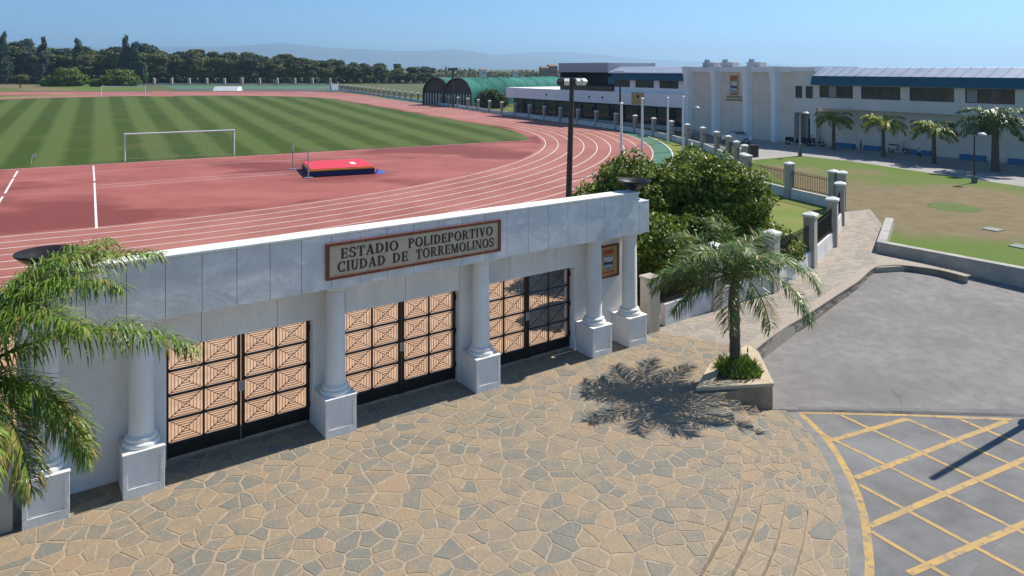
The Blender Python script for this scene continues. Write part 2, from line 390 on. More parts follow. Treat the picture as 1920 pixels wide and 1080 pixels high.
nz = n.new('ShaderNodeTexNoise'); nz.inputs['Scale'].default_value = 0.25; nz.inputs['Detail'].default_value = 6; L.new(ge.outputs['Position'], nz.inputs['Vector'])
num = mth('ADD', sx.outputs[0], mth('MULTIPLY', sx.outputs[1], 0.5756)); den = mth('ADD', mth('MULTIPLY', sx.outputs[1], 0.042), CH)   # mown in slightly fanned passes
kk = mth('ADD', mth('DIVIDE', num, den), mth('MULTIPLY', nz.outputs[0], 0.10))
sn = mth('SINE', mth('MULTIPLY', kk, math.pi / 0.235))
rp = n.new('ShaderNodeValToRGB'); rp.color_ramp.elements[0].position = 0.25; rp.color_ramp.elements[1].position = 0.75
rp.color_ramp.elements[0].color = (0.042, 0.072, 0.003, 1); rp.color_ramp.elements[1].color = (0.085, 0.120, 0.022, 1)
L.new(mth('ADD', mth('MULTIPLY', sn, 0.5), 0.5), rp.inputs[0])
n2 = n.new('ShaderNodeTexNoise'); n2.inputs['Scale'].default_value = 0.12; n2.inputs['Detail'].default_value = 8; L.new(ge.outputs['Position'], n2.inputs['Vector'])
r2 = n.new('ShaderNodeValToRGB'); r2.color_ramp.elements[0].position = 0.5; r2.color_ramp.elements[1].position = 0.78; L.new(n2.outputs[0], r2.inputs[0])
mx = n.new('ShaderNodeMix'); mx.data_type = 'RGBA'; L.new(mth('MULTIPLY', r2.outputs[0], 0.5), mx.inputs['Factor']); L.new(rp.outputs[0], mx.inputs['A']); mx.inputs['B'].default_value = (0.12, 0.12, 0.03, 1)
n3 = n.new('ShaderNodeTexNoise'); n3.inputs['Scale'].default_value = 2.2; n3.inputs['Detail'].default_value = 6; L.new(ge.outputs['Position'], n3.inputs['Vector'])
mx2 = n.new('ShaderNodeMix'); mx2.data_type = 'RGBA'; mx2.blend_type = 'MULTIPLY'; mx2.inputs['Factor'].default_value = 0.6
L.new(mx.outputs['Result'], mx2.inputs['A']); r3 = n.new('ShaderNodeValToRGB'); r3.color_ramp.elements[0].color = (.55, .55, .55, 1); r3.color_ramp.elements[1].color = (1.3, 1.3, 1.3, 1)
L.new(n3.outputs[0], r3.inputs[0]); L.new(r3.outputs[0], mx2.inputs['B']); L.new(mx2.outputs['Result'], b.inputs['Base Color'])
sheet('football_pitch', [(p.x, p.y) for p in pp], 0.018, PITCH)
# markings inside the near end zone
def mark(pxs, wd, z=0.016):
    mb = MB(); line_strip(mb, [G(*p) for p in pxs], wd, z); struct(mb.build('painted_line', LINE))
mark([(175, 311), (177, 340)], 0.11); mark([(177, 343), (181, 429)], 0.11)
mark([(33, 321), (26, 333)], 0.12); mark([(25, 335), (9, 363)], 0.12); mark([(5, 369), (-30, 425)], 0.12)
mark([(180, 353), (400, 336), (560, 325)], 0.06); mark([(180, 322), (420, 307), (700, 292)], 0.05); mark([(180, 348), (400, 331), (560, 320)], 0.05)
mark([(0, 319), (250, 305), (600, 286), (1000, 263)], 0.07, 0.022)
sheet('track_apron', [G(-260, 172.5)[:2], G(560, 171.5)[:2], G(640, 174)[:2], G(720, 181)[:2], G(600, 181)[:2], G(300, 178)[:2], G(-260, 180)[:2]], .002, TRACK)
# strip of ground beyond the far bend and the pink runway there
sheet('runway', [G(288, 171)[:2], G(318, 171)[:2], G(326, 181)[:2], G(285, 181)[:2]], 0.026, TRACK)
sheet('service_lane', [G(330, 166)[:2], G(640, 166)[:2], G(760, 181)[:2], G(640, 172)[:2], G(330, 170)[:2]], -0.006, SEAM)
sheet('green_verge', [G(300, 161.5)[:2], G(640, 161.5)[:2], G(650, 166)[:2], G(330, 166)[:2]], -0.006, GREENSTRIP)
sheet('far_lawn', [G(-200, 158)[:2], G(270, 160)[:2], G(270, 170)[:2], G(-200, 171)[:2]], -0.006, DRYLAWN)

# ------------------------------------------------------------------ the entrance facade (frame: x along it, y inwards)
FA = R(90 - 55.4); FO = (-8.009, 11.606, 0)
fu = Vector((math.cos(FA), math.sin(FA))); fi = Vector((-math.sin(FA), math.cos(FA)))
def FW(x, y): return Vector((FO[0] + fu.x * x + fi.x * y, FO[1] + fu.y * x + fi.y * y))
fac = empty('entrance_gateway', FO, FA, 'white columned entrance gateway with long grey beam above three iron gates', 'gateway')
PED = [0.42, 1.87, 5.49, 9.07, 12.6, 13.88]
GATES = [(2.34, 5.15), (5.86, 8.72), (9.42, 12.25)]
# wall with openings
walls = [(0.02, GATES[0][0]), (GATES[0][1], GATES[1][0]), (GATES[1][1], GATES[2][0]), (GATES[2][1], 14.24)]
for a, c in walls: MB().box(a, c, 0.72, 1.15, 0, 2.22).build('wall_pier', PLASTER, fac, bevel=0.012)
jl = [0.02, 1.5, 2.95, 4.4, 5.85, 7.28, 8.7, 10.15, 11.6, 12.9, 14.24]
for a, c in zip(jl[:-1], jl[1:]): MB().box(a + .004, c - .004, 0.70, 1.15, 2.224, 3.0).build('lintel_panel', PLASTER, fac, bevel=0.006)
MB().box(0.0, 14.26, 0.12, 1.5, 3.02, 3.25).build('roof_slab', PLASTER, fac)
MB().box(0.36, 13.88, 0.06, 0.42, 3.25, 4.10).build('parapet_core', PLASTER, fac)
MB().box(0.02, 14.27, 0.06, 0.118, 3.03, 3.85).build('beam_core', PLASTER, fac)
x = 0.36
nseg = 22; wseg = (13.90 - 0.36) / nseg
for i in range(nseg):
    MB().box(x + .004, x + wseg - .004, 0.0, 0.057, 3.022, 4.095).build('beam_panel', CLAD, fac, bevel=0.006); x += wseg
for a, c in ((0.0, 0.352), (13.908, 14.29)):
    MB().box(a, c, 0.0, 0.42, 3.022, 3.89).build('beam_end_block', CLAD, fac, bevel=0.01)
MB().box(0.33, 13.93, -0.02, 0.46, 4.102, 4.155).build('coping', COPING, fac, bevel=0.01)
# columns: pedestal with a recessed panel, moulded base, tapering shaft, capital
pm = MB()
w_, d_, hh = .33, .34, .78
pm.box(-w_ + .012, w_ - .012, -d_ + .02, d_ - .012, 0, hh - .03)
for (a, c, z0, z1) in ((-w_, w_, 0, .16), (-w_, w_, .66, .745), (-w_, -w_ + .075, .16, .66), (w_ - .075, w_, .16, .66)):
    pm.box(a, c, -d_, -d_ + .019, z0, z1)
for sgn in (-1, 1):
    xa, xb = (w_ - .0115, w_) if sgn > 0 else (-w_, -w_ + .0115)
    for (c, e, z0, z1) in ((-d_ + .021, d_, 0, .16), (-d_ + .021, d_, .66, .745), (-d_ + .021, -d_ + .09, .16, .66), (d_ - .075, d_, .16, .66)):
        pm.box(xa, xb, c, e, z0, z1)
pm.box(-w_ - .012, w_ + .012, -d_ - .012, d_ + .012, .748, hh)
bm_ = MB().lathe([(.30, .78), (.31, .80), (.31, .835), (.295, .86), (.262, .868), (.255, .885), (.27, .90), (.27, .935), (.25, .955), (.222, .965), (.212, .99)], 32)
sm_ = MB().lathe([(.212, .985), (.206, 1.3), (.203, 1.9), (.195, 2.5), (.188, 2.84)], 32)
cm_ = MB().lathe([(.188, 2.835), (.21, 2.85), (.21, 2.875), (.195, 2.885), (.198, 2.91), (.235, 2.945), (.24, 2.965)], 32)
cm_.box(-.25, .25, -.25, .25, 2.966, 3.018)
me_p, me_b, me_s, me_c = pm.mesh('pedestal', PLASTER), bm_.mesh('column_base', PLASTER, 40), sm_.mesh('column_shaft', PLASTER, 40), cm_.mesh('capital', PLASTER, 40)
for s_ in PED:
    p = link('pedestal', me_p, fac, (s_, 0.34, 0))
    bv = p.modifiers.new('edge', 'BEVEL'); bv.width = .006; bv.segments = 2
    sh = link('column_shaft', me_s, fac, (s_, 0.34, 0))
    link('column_base', me_b, sh); link('capital', me_c, sh)
# black bowls standing on the beam ends
def bowl(x, label):
    e = empty('bowl_lamp', (*FW(x, 0.24), 3.89), FA, label, 'bowl lamp', 'black bowls on the beam ends')
    MB().lathe([(.14, 0), (.14, .03), (.07, .05), (.05, .12), (.05, .26), (.08, .30)], 20).build('stem', IRON, e, smooth=40)
    MB().lathe([(.08, .30), (.20, .34), (.34, .42), (.43, .50), (.455, .53), (.455, .55), (.43, .55), (.32, .46), (.18, .39), (.02, .37)], 36).build('dish', IRON, e, smooth=40)
bowl(0.42, 'black bowl lamp on the gateway beam end beside the large near palm')
bowl(13.98, 'black bowl lamp on the gateway beam end in front of the big bush')

# --- gates
def cell_mesh(cw, ch):
    mb = MB(); t = .011
    for k in range(4):
        q = (k + .75) / 4.9
        a, c = cw / 2 * (1 - q), ch / 2 * (1 - q)
        for (p0, p1) in (((-a, -c), (a, -c)), ((a, -c), (a, c)), ((a, c), (-a, c)), ((-a, c), (-a, -c))):
            mb.bar((p0[0], 0, p0[1]), (p1[0], 0, p1[1]), t * .8, t, up=(0, 1, 0))
    mb.bar((-cw / 2, .012, -ch / 2), (cw / 2, .012, ch / 2), t * 1.1, t, up=(0, 1, 0))
    mb.bar((-cw / 2, .024, ch / 2), (cw / 2, .024, -ch / 2), t * .8, t * .8, up=(0, 1, 0))
    return mb.mesh('grille', IRON)
gl = ['iron gate nearest the large near palm, left of the three', 'middle iron gate under the name board', 'iron gate darkened by the bush behind it, right of the three']
for gi, (a, c) in enumerate(GATES):
    g = empty('iron_gate', (*FW((a + c) / 2, 0.95), 0), FA, gl[gi], 'gate', 'entrance gates')
    W_ = c - a; z0, z1 = .30, 2.17; fw = .05
    for sg in (-1, 1):
        leaf = MB()
        xa, xb = (0.012, W_ / 2 - .01) if sg > 0 else (-W_ / 2 + .01, -0.012)
        leaf.box(xa, xa + .06, -.03, .03, .04, 2.2); leaf.box(xb - .06, xb, -.03, .03, .04, 2.2)
        xm = (xa + xb) / 2; leaf.box(xm - .017, xm + .017, -.025, .025, z0, z1)
        zz = np.linspace(z0, z1, 5)
        for q in range(5): leaf.box(xa + .06, xb - .06, -.027, .027, zz[q] - .017, zz[q] + .017)
        lf = leaf.build('gate_leaf', IRON, g)
        MB().box(xa + .06, xb - .06, -.02, .02, .05, .278).build('kick_plate', IRON, lf)
        cw = (xb - xa - .12 - .034) / 2; ch = (z1 - z0) / 4 - .034
        cmh = cell_mesh(cw, ch)
        for ci in range(2):
            for q in range(4):
                link('grille_cell', cmh, lf, (xa + .06 + cw / 2 + ci * (cw + .034), 0, (zz[q] + zz[q + 1]) / 2))
    hw_ = MB(); hw_.box(-.05, .05, -.055, -.034, 1.02, 1.22).tube([(.03, -.075, 1.06), (.03, -.09, 1.12), (.03, -.075, 1.18)], .01, 6); hw_.build('lock', GREYMETAL, g)
    for sg in (-1, 1):
        for zc_ in (.4, 1.2, 2.0): MB().tube([(sg * (W_ / 2 - .008), -.045, zc_ - .06), (sg * (W_ / 2 - .008), -.045, zc_ + .06)], .018, 8).build('hinge', IRON, g)
# peach paving seen behind the gates
sheet('forecourt_paving', [FW(-3, .4), FW(14.2, .4), (5.0, 22.3), (8.4, 25.6), (7, 31), FW(10, 14), FW(-3, 14)], -0.002, PEACH)

# --- name board with serif lettering
brd = empty('name_board', (*FW(7.265, -0.002), 3.5875), FA, 'brown framed stone name board of the stadium on the gateway beam', 'sign')
bw, bh = 2.115, .372
MB().box(-bw + .05, bw - .05, -.035, 0, -bh + .05, bh - .05).build('face', SIGNSTONE, brd)
fr = MB()
fr.box(-bw, bw, -.06, 0, bh - .062, bh).box(-bw, bw, -.06, 0, -bh, -bh + .062).box(-bw, -bw + .075, -.06, 0, -bh + .063, bh - .063).box(bw - .075, bw, -.06, 0, -bh + .063, bh - .063)
fr.build('frame', SIGNFRAME, brd, bevel=.006)
def letter(ch):
    """unit-height serif capital; returns polygons, width"""
    P_ = []; TH, TN, SR = .20, .085, .07
    def rect(a, b0, c, d0): P_.append([(a, b0), (c, b0), (c, d0), (a, d0)])
    def stem(x, t=TH, ser=True):
        rect(x, 0, x + t, 1)
        if ser: rect(x - SR, 0, x, .06); rect(x + t, 0, x + t + SR, .06); rect(x - SR, .94, x, 1); rect(x + t, .94, x + t + SR, 1)
    def diag(x0, x1, t, y0=0, y1=1): P_.append([(x0, y0), (x0 + t, y0), (x1 + t, y1), (x1, y1)])
    def arc(cx, cy, rx, ry, a0, a1, tk=TH, tn=TN):
        N = max(6, int(abs(a1 - a0) / 15))
        for i in range(N):
            q = []
            for j in (i, i + 1):
                a = R(a0 + (a1 - a0) * j / N); q.append((cx + rx * math.cos(a), cy + ry * math.sin(a)))
            for j in (i + 1, i):
                a = R(a0 + (a1 - a0) * j / N); q.append((cx + (rx - tk) * math.cos(a), cy + (ry - tn) * math.sin(a)))
            P_.append(q)
    if ch == 'I': stem(.07); wd = .34
    elif ch == 'E': stem(.07); rect(.34, 0, .68, .075); rect(.34, .925, .66, 1); rect(.27, .47, .55, .54); rect(.61, .075, .68, .27); rect(.59, .73, .66, .925); rect(.50, .36, .56, .65); wd = .72
    elif ch == 'L': stem(.07); rect(.34, 0, .68, .075); rect(.61, .075, .68, .30); wd = .71
    elif ch == 'T': rect(.28, 0, .48, .93); rect(.20, 0, .56, .06); rect(.0, .925, .76, 1); rect(0, .70, .07, .925); rect(.69, .70, .76, .925); wd = .76
    elif ch == 'D': stem(.07); arc(.27, .5, .58, .5, -90, 90); wd = .88
    elif ch == 'P': stem(.07); arc(.30, .72, .42, .28, -90, 90, .18); wd = .74
    elif ch == 'R': stem(.07); arc(.30, .73, .40, .27, -90, 90, .18); diag(.62, .34, .19, 0, .47); rect(.62, 0, .90, .055); wd = .88
    elif ch == 'O': arc(.47, .5, .47, .52, 0, 360); wd = .94
    elif ch == 'C': arc(.47, .5, .47, .52, 48, 312); rect(.72, .68, .79, .98); rect(.72, .03, .78, .22); wd = .84
    elif ch == 'U': rect(.07, .35, .26, 1); rect(0, .94, .34, 1); rect(.62, .35, .71, 1); rect(.53, .94, .79, 1); arc(.39, .36, .32, .38, 180, 360, .16); wd = .80
    elif ch == 'S':
        arc(.33, .74, .31, .28, 30, 270, .15, .085); arc(.33, .265, .33, .285, -150, 90, .16, .085); rect(.53, .72, .60, .98); rect(.02, .03, .08, .29); wd = .68
    elif ch == 'A': diag(.06, .37, .09); diag(.58, .33, .21); rect(.22, .29, .62, .36); rect(-.02, 0, .24, .06); rect(.50, 0, .88, .06); wd = .87
    elif ch == 'V': diag(.35, .06, .21, 0, 1); diag(.37, .66, .09); rect(-.02, .94, .36, 1); rect(.57, .94, .85, 1); wd = .84
    elif ch == 'N': rect(.07, 0, .15, 1); rect(-.01, 0, .24, .06); rect(-.02, .94, .2, 1); diag(.62, .08, .20); rect(.74, 0, .82, 1); rect(.64, .94, .92, 1); wd = .90
    elif ch == 'M': rect(.08, 0, .16, 1); rect(0, 0, .25, .06); diag(.46, .10, .19); diag(.48, .80, .08); rect(.80, 0, .99, 1); rect(.73, 0, 1.07, .06); rect(-.01, .94, .2, 1); rect(.82, .94, 1.07, 1); wd = 1.06
    else: wd = .4
    return P_, wd
LM = {}
def write(text, zc, size, x0, x1, parent, m=LETTER, yoff=-.0365, name='letter'):
    ws = [letter(c)[1] if c != ' ' else .42 for c in text]; tot = sum(ws) + .13 * (len(text) - 1)
    sx_ = (x1 - x0) / tot; x = x0
    for c, wd in zip(text, ws):
        if c != ' ':
            key = (c, round(sx_, 4), size, name)
            if key not in LM:
                mb = MB(); dz = 0
                for pg in letter(c)[0]:
                    dz += .00025
                    q = [(p[0] * sx_, p[1] * size) for p in pg]; nn = len(q)
                    a = sum(q[i][0] * q[(i + 1) % nn][1] - q[(i + 1) % nn][0] * q[i][1] for i in range(nn))
                    if a < 0: q = q[::-1]
                    vs = [(p[0], -.008 - dz, p[1]) for p in q] + [(p[0], 0, p[1]) for p in q]
                    mb.add(vs, [tuple(range(nn))] + [(i, nn + i, nn + (i + 1) % nn, (i + 1) % nn) for i in range(nn)])
                LM[key] = mb.mesh(name, m)
            link(name, LM[key], parent, (x, yoff, zc - size / 2))
        x += (wd + .13) * sx_
write('ESTADIO', .130, .205, -1.80, -.52, brd)
write('POLIDEPORTIVO', .130, .205, -.28, 1.89, brd)
write('CIUDAD', -.135, .205, -1.87, -.82, brd)
write('DE', -.135, .205, -.65, -.29, brd)
write('TORREMOLINOS', -.135, .205, -.09, 1.92, brd)

# --- tiled coat of arms between the last two columns
def emblem(parent, wd, ht, y0, colors):
    """castle crown, shield with sky, sea and hull, scroll"""
    O, B_, Wt, D, Rd = colors; mb = MB()
    def rc(a, c, e, g, mi, d): mb.box(a * wd, c * wd, y0 - d, y0, e * ht, g * ht, mi)
    for k in range(5): rc(-.30 + k * .13, -.22 + k * .13, .30, .40, 4, .012)
    rc(-.31, .31, .24, .305, 4, .010); rc(-.27, .27, .19, .245, 0, .012)
    pts = [(-.30, .17), (.30, .17), (.30, -.12), (.18, -.25), (0, -.31), (-.18, -.25), (-.30, -.12)]
    n_ = len(pts); vs = [(p[0] * wd, y0 - .006, p[1] * ht) for p in pts]; mb.add(vs, [tuple(reversed(range(n_)))], 1)
    rc(-.27, .27, .03, .14, 2, .009); rc(-.26, .26, -.10, -.045, 3, .011); rc(-.12, .20, -.05, .035, 2, .013); rc(-.20, .24, -.075, -.03, 3, .014)
    rc(-.22, .22, -.20, -.14, 2, .010); rc(-.33, .33, -.40, -.345, 4, .009); rc(-.25, .25, -.345, -.32, 0, .011)
    return mb
EO = mat('emblem_ochre', (0.50, 0.22, 0.06), rough=.5); EB = mat('emblem_blue', (0.10, 0.30, 0.48), rough=.5); EW = mat('emblem_cream', (0.62, 0.56, 0.44), rough=.5)
ED = mat('emblem_navy', (0.015, 0.025, 0.05), rough=.5); ER = mat('emblem_rust', (0.42, 0.085, 0.03), rough=.5); EF = mat('emblem_field', (0.56, 0.37, 0.16), (0.48, 0.30, 0.12), .6, 6)
em = empty('coat_of_arms', (*FW(13.42, 0.718), 2.2), FA, 'framed tile coat of arms on the white wall between the last two columns', 'plaque')
MB().box(-.33, .33, -.03, 0, -.39, .39).build('tile_field', EF, em)
f2 = MB(); f2.box(-.39, .39, -.05, 0, .391, .45).box(-.39, .39, -.05, 0, -.45, -.391).box(-.39, -.331, -.05, 0, -.39, .39).box(.331, .39, -.05, 0, -.39, .39)
f2.build('frame', SIGNFRAME, em)
emblem(em, .62, .80, -.0305, None or (0, 1, 2, 3, 4)).build('emblem', [EO, EB, EW, ED, ER], em)

# --- lower perimeter wall running on to the left of the gateway
pw = empty('boundary_wall', (*FW(-0.02, 0.10), 0), FA, 'low grey boundary wall beside the near palm at the gateway end', 'wall')
MB().box(-9, -.01, 0, .3, 0, 1.68).build('wall_body', CONC, pw, bevel=.01)
MB().box(-9, -.012, -.03, .33, 1.683, 1.76).build('coping', COPING, pw, bevel=.01)

# ------------------------------------------------------------------ stone plaza, steps and walk
C0 = [(2.0, -3.2), (6.0, -1.0), (9, 1.55), (10.6, 2.72), (11.8, 3.52), (12.96, 4.14), (14.5, 4.62), (15.6, 4.80), (16.55, 4.86), (17.2, 4.88)]
CO = [(2.0, 0.4), (6.0, 2.6), (9, 4.25), (10, 4.72), (11.3, 5.30), (12.4, 5.76), (14, 6.28), (15.4, 6.50), (16.2, 6.50), (16.9, 6.36)]
def c0(y): return interp(y, C0)
def cO(y): return interp(y, CO)
def step_x(i, y): return c0(y) + i * interp(y, [(9, .43), (16.5, .37)])
ysr = list(np.linspace(2.5, 16.6, 34))
plaza_poly = [tuple(FW(-10, 1.0)), tuple(FW(14.3, 1.0)), (3.98, 20.6), (6.4, 19.3), (6.2, 17.2)] + [(c0(y), y) for y in reversed(ysr)] + [(-11, 2.5), (-16, 6)]
pz = sheet('plaza', plaza_poly, 0.0, MORTAR, thick=0.55)
chip = random.Random(99)
def rough(pg):
    out = []; n_ = len(pg); cx_ = sum(p[0] for p in pg) / n_; cy_ = sum(p[1] for p in pg) / n_
    for i in range(n_):
        a, c = pg[i], pg[(i + 1) % n_]; l = math.hypot(c[0] - a[0], c[1] - a[1])
        k0 = chip.uniform(0, .05); out.append((a[0] + (cx_ - a[0]) * k0, a[1] + (cy_ - a[1]) * k0))
        if l > .09:
            for t in ((.5,) if l < .2 else (.33, .68)):
                t += chip.uniform(-.1, .1); m_ = (a[0] + (c[0] - a[0]) * t, a[1] + (c[1] - a[1]) * t); k = chip.uniform(-.01, .09); out.append((m_[0] + (cx_ - m_[0]) * k, m_[1] + (cy_ - m_[1]) * k))
    return out
def stone(mb, pg, z, th=.006, mi=0, mapf=None, sh=.006):
    pg = rough(shrink(pg, chip.choice((0, 0, .002, .006, .012)))); tp = shrink(pg, sh)
    if mapf: pg = [mapf(p) for p in pg]; tp = [mapf(p) for p in tp]
    mb.prism(pg, z - .004, z + th, mi, top=tp)
vis_poly = [tuple(FW(-4, -.3)), tuple(FW(-1, .9)), tuple(FW(14.3, .9)), (3.98, 20.5), (4.89, 20.05), (4.885, 17.2)] + [(c0(y), y) for y in reversed(ysr) if y > 6] + [(-6, 6.0), (-12, 7.5)]
cells = voronoi(vis_poly, .25, jitter=.55, seed=5, gap=.008, aspect=1.3)
cells += voronoi([(4.9, 17.95), (6.35, 19.2), (4.9, 20.05)], .29, seed=6, gap=.010)
def score(pg):
    cx_ = sum(p[0] for p in pg) / len(pg); cy_ = sum(p[1] for p in pg) / len(pg)
    px = CX + F * cx_ / cy_; py = HY + F * CH / cy_
    ar = abs(sum(pg[k][0] * pg[(k + 1) % len(pg)][1] - pg[(k + 1) % len(pg)][0] * pg[k][1] for k in range(len(pg)))) / 2
    return ar / cy_ ** 3 if (0 < px < 1920 and py < 1085) else 0
cells.sort(key=score, reverse=True)
sr = random.Random(3); rest = MB()
for i, pg in enumerate(cells):
    mi = sr.choices(range(6), [3, 2.2, 2.6, 1.3, 2.8, 1.1])[0]; zt = sr.uniform(.003, .007)
    if i < 300:
        cx_ = sum(p[0] for p in pg) / len(pg); cy_ = sum(p[1] for p in pg) / len(pg)
        mb = MB(); stone(mb, [(p[0] - cx_, p[1] - cy_) for p in pg], 0, zt); mb.build('paving_stone', STONES[mi], pz, (cx_, cy_, 0))
    else: stone(rest, pg, 0, zt, mi)
struct(rest.build('paving_stones', STONES, pz), 'stuff')
# curved steps
def band(name, fl, fr_, y0, y1, z, mats, mortar, spacing, seed, parent=None, zbot=-.62, n=26, drop=0):
    ys_ = np.linspace(y0, y1, n); l = [(fl(y), y) for y in ys_]; r = [(fr_(y), y) for y in ys_]
    b_ = MB(); b_.prism(l + r[::-1], zbot, z); o = struct(b_.build(name, mortar))
    wid = np.mean([abs(fr_(y) - fl(y)) for y in ys_]); ln = y1 - y0
    mp = lambda p: (fl(y0 + p[0]) + (fr_(y0 + p[0]) - fl(y0 + p[0])) * min(1, max(0, p[1] / wid)), y0 + p[0])
    mb = MB(); rr = random.Random(seed)
    for pg in voronoi([(0, 0), (ln, 0), (ln, wid), (0, wid)], spacing, seed=seed, gap=.011): stone(mb, pg, z, rr.uniform(.003, .007), rr.randrange(len(mats)), mp)
    struct(mb.build('paving_stones', mats, o), 'stuff'); return o
for i in range(1, 4):
    band('plaza_step', lambda y, i=i: step_x(i - 1, y) + .002, lambda y, i=i: step_x(i, y), 6.0, 16.55, -.125 * i, STONES, MORTAR, .27, 20 + i)
band('lower_walk', lambda y: step_x(3, y) + .002, lambda y: cO(y), 6.0, 16.8, -.478, STONES, MORTAR, .32, 31)
gm = MB(); ys_ = np.linspace(6.0, 17.0, 40)
strip_mesh(gm, [(cO(y), y, -.4949) for y in ys_], [(cO(y) + .34, y, -.4949) for y in ys_]); 
struct(gm.build('gutter', GUTTER))

# ------------------------------------------------------------------ car park paint
hz = MB()
poly = [(cO(y) + .34, y) for y in np.linspace(6, 17.0, 30)] + [(30, 16.45), (30, 3), (cO(6), 3)]
sheet('road_hatched_area', poly, -.4955, ASPHALT2)
sm = MB(); line_strip(sm, [G(1448, 770, -.5), G(1620, 772, -.5), G(1800, 776, -.5), G(2100, 784, -.5)], .13, -.4905); struct(sm.build('road_seam', SEAM))
ck = random.Random(31)
for (x0_, y0_, x1_, y1_) in ((1672, 727, 1694, 750), (1760, 560, 1905, 600)):
    zc_ = -.486 if y0_ > 770 else None; pts_ = []
    for k in range(9):
        t = k / 8; g_ = G(x0_ + (x1_ - x0_) * t, y0_ + (y1_ - y0_) * t, -.45); pts_.append((g_.x + ck.uniform(-.06, .06), g_.y + ck.uniform(-.06, .06)))
    cm = MB(); line_strip(cm, pts_, ck.uniform(.008, .012), (lambda x, y: za(y) + .004) if zc_ is None else -.4943); struct(cm.build('road_crack', SEAM))
pt = [G(*p, -.5)[:2] for p in ((1815, 1080), (1850, 1040), (1885, 1010), (1960, 985), (2000, 1090), (1900, 1130))]
sheet('road_patch', pt, -.4947, ASPHALT)
def ymark(pts, wd, z):
    mb = MB(); line_strip(mb, pts, wd, z); struct(mb.build('yellow_road_line', YELLOW))
yp = lambda x, y: G(x, y, -.5)
ymark(smooth_curve([yp(*p)[:2] for p in [(1503, 777), (1553, 828), (1595, 898), (1618, 960), (1628, 1030), (1630, 1080), (1620, 1180)]], 6), .14, -.4935)
ymark([yp(1498, 774), yp(1700, 779), yp(1898, 787)], .10, -.4925)
for A, B in [((1556, 827), (1700, 786)), ((1604, 897), (1888, 790)), ((1630, 987), (1990, 832)), ((1704, 1076), (2010, 944)), ((1870, 1120), (2060, 1035))]:
    ymark([yp(*A), yp(*B)], .13, -.4915)
for A, B in [((1535, 811), (1990, 1035)), ((1577, 779), (1990, 974)), ((1700, 786), (1990, 912)), ((1793, 784), (1990, 865)), ((1610, 909), (1980, 1108)), ((1634, 998), (1800, 1095))]:
    ymark([yp(*A), yp(*B)], .09, -.4905)

# ------------------------------------------------------------------ stone walk to the right with its retaining edge
walk_l = [(3.98, 20.6), (6.3, 22.5), (8.75, 24.2), (11.3, 27.2), (13.56, 30.4), (15.6, 34.2), (17.2, 37.6)]
K = lambda x, y, z=0: tuple(G(x, y, z)[:2])
walk_r = [K(1413, 655), K(1500, 597), K(1572, 549), K(1636, 502), (15.3, 30.0), (17.6, 34.2), (19.1, 38.4)]
wl = smooth_curve(walk_l, 5); wr = smooth_curve(walk_r, 5)
b_ = MB(); b_.prism([tuple(p) for p in wl] + [tuple(p) for p in wr][::-1], -.62, -.004)
walk = struct(b_.build('stone_walk', SMORTAR))
NS = len(wl) - 1; cl = [0]
for i in range(NS): cl.append(cl[-1] + ((wl[i + 1] + wr[i + 1]) / 2 - (wl[i] + wr[i]) / 2).length)
WID = 3.6
def wmap(p):
    t = min(cl[-1] - 1e-4, max(0, p[0])); i = max(k for k in range(NS) if cl[k] <= t); f = (t - cl[i]) / (cl[i + 1] - cl[i]); v = min(1, max(0, p[1] / WID))
    a = wl[i].lerp(wl[i + 1], f); c = wr[i].lerp(wr[i + 1], f); q = a.lerp(c, v); return (q.x, q.y)
mb = MB(); rr = random.Random(4)
for pg in voronoi([(0, 0), (cl[-1], 0), (cl[-1], WID), (0, WID)], .46, seed=9, gap=.013): stone(mb, pg, -.004, rr.uniform(.003, .007), rr.randrange(4), wmap)
struct(mb.build('paving_stones', SIDESTONES, walk), 'stuff')
# upper part of the walk: spreads to the lawn and along the low wall
up = [K(1636, 502), K(1700, 498), K(1760, 506), K(1813, 519), K(1808, 512), K(1730, 494), K(1648, 477), (15.3, 30.0)]
uw = sheet('upper_walk', up, -.006, SMORTAR, thick=.5)
# retaining edge: face stones
edge = smooth_curve([(5.3, 18.6), (6.28, 18.75), K(1413, 655), K(1462, 618), K(1512, 588), K(1572, 549), K(1606, 527), K(1636, 502), K(1668, 497), K(1700, 498), K(1760, 506), K(1813, 519)], 6)
edge = edge[10:]
ret = empty('retaining_edge', (edge[0].x, edge[0].y, -.5), 0, 'curving stone faced retaining edge of the walk above the car park', 'retaining wall')
rb = MB(); cpg = MB(); o_ = edge[0]
for i in range(len(edge) - 1):
    a, c = edge[i] - o_, edge[i + 1] - o_; d = (c - a).normalized(); nn = Vector((d.y, -d.x))
    rb.prism([tuple(a - nn * .05), tuple(c - nn * .05), tuple(c + nn * .03), tuple(a + nn * .03)], -.2, .485)
    cpg.prism([tuple(a - nn * .26), tuple(c - nn * .26), tuple(c + nn * .07), tuple(a + nn * .07)], .487, .525)
rb.build('core', SMORTAR, ret); cpg.build('coping', SIDESTONES[1], ret)
sr = random.Random(12); dist = 0; acc = [0]
for i in range(len(edge) - 1): acc.append(acc[-1] + (edge[i + 1] - edge[i]).length)
def epos(t):
    i = max(k for k in range(len(edge) - 1) if acc[k] <= t); f = (t - acc[i]) / (acc[i + 1] - acc[i]); p = edge[i].lerp(edge[i + 1], f) - o_; d = (edge[i + 1] - edge[i]).normalized(); return p, Vector((d.y, -d.x))
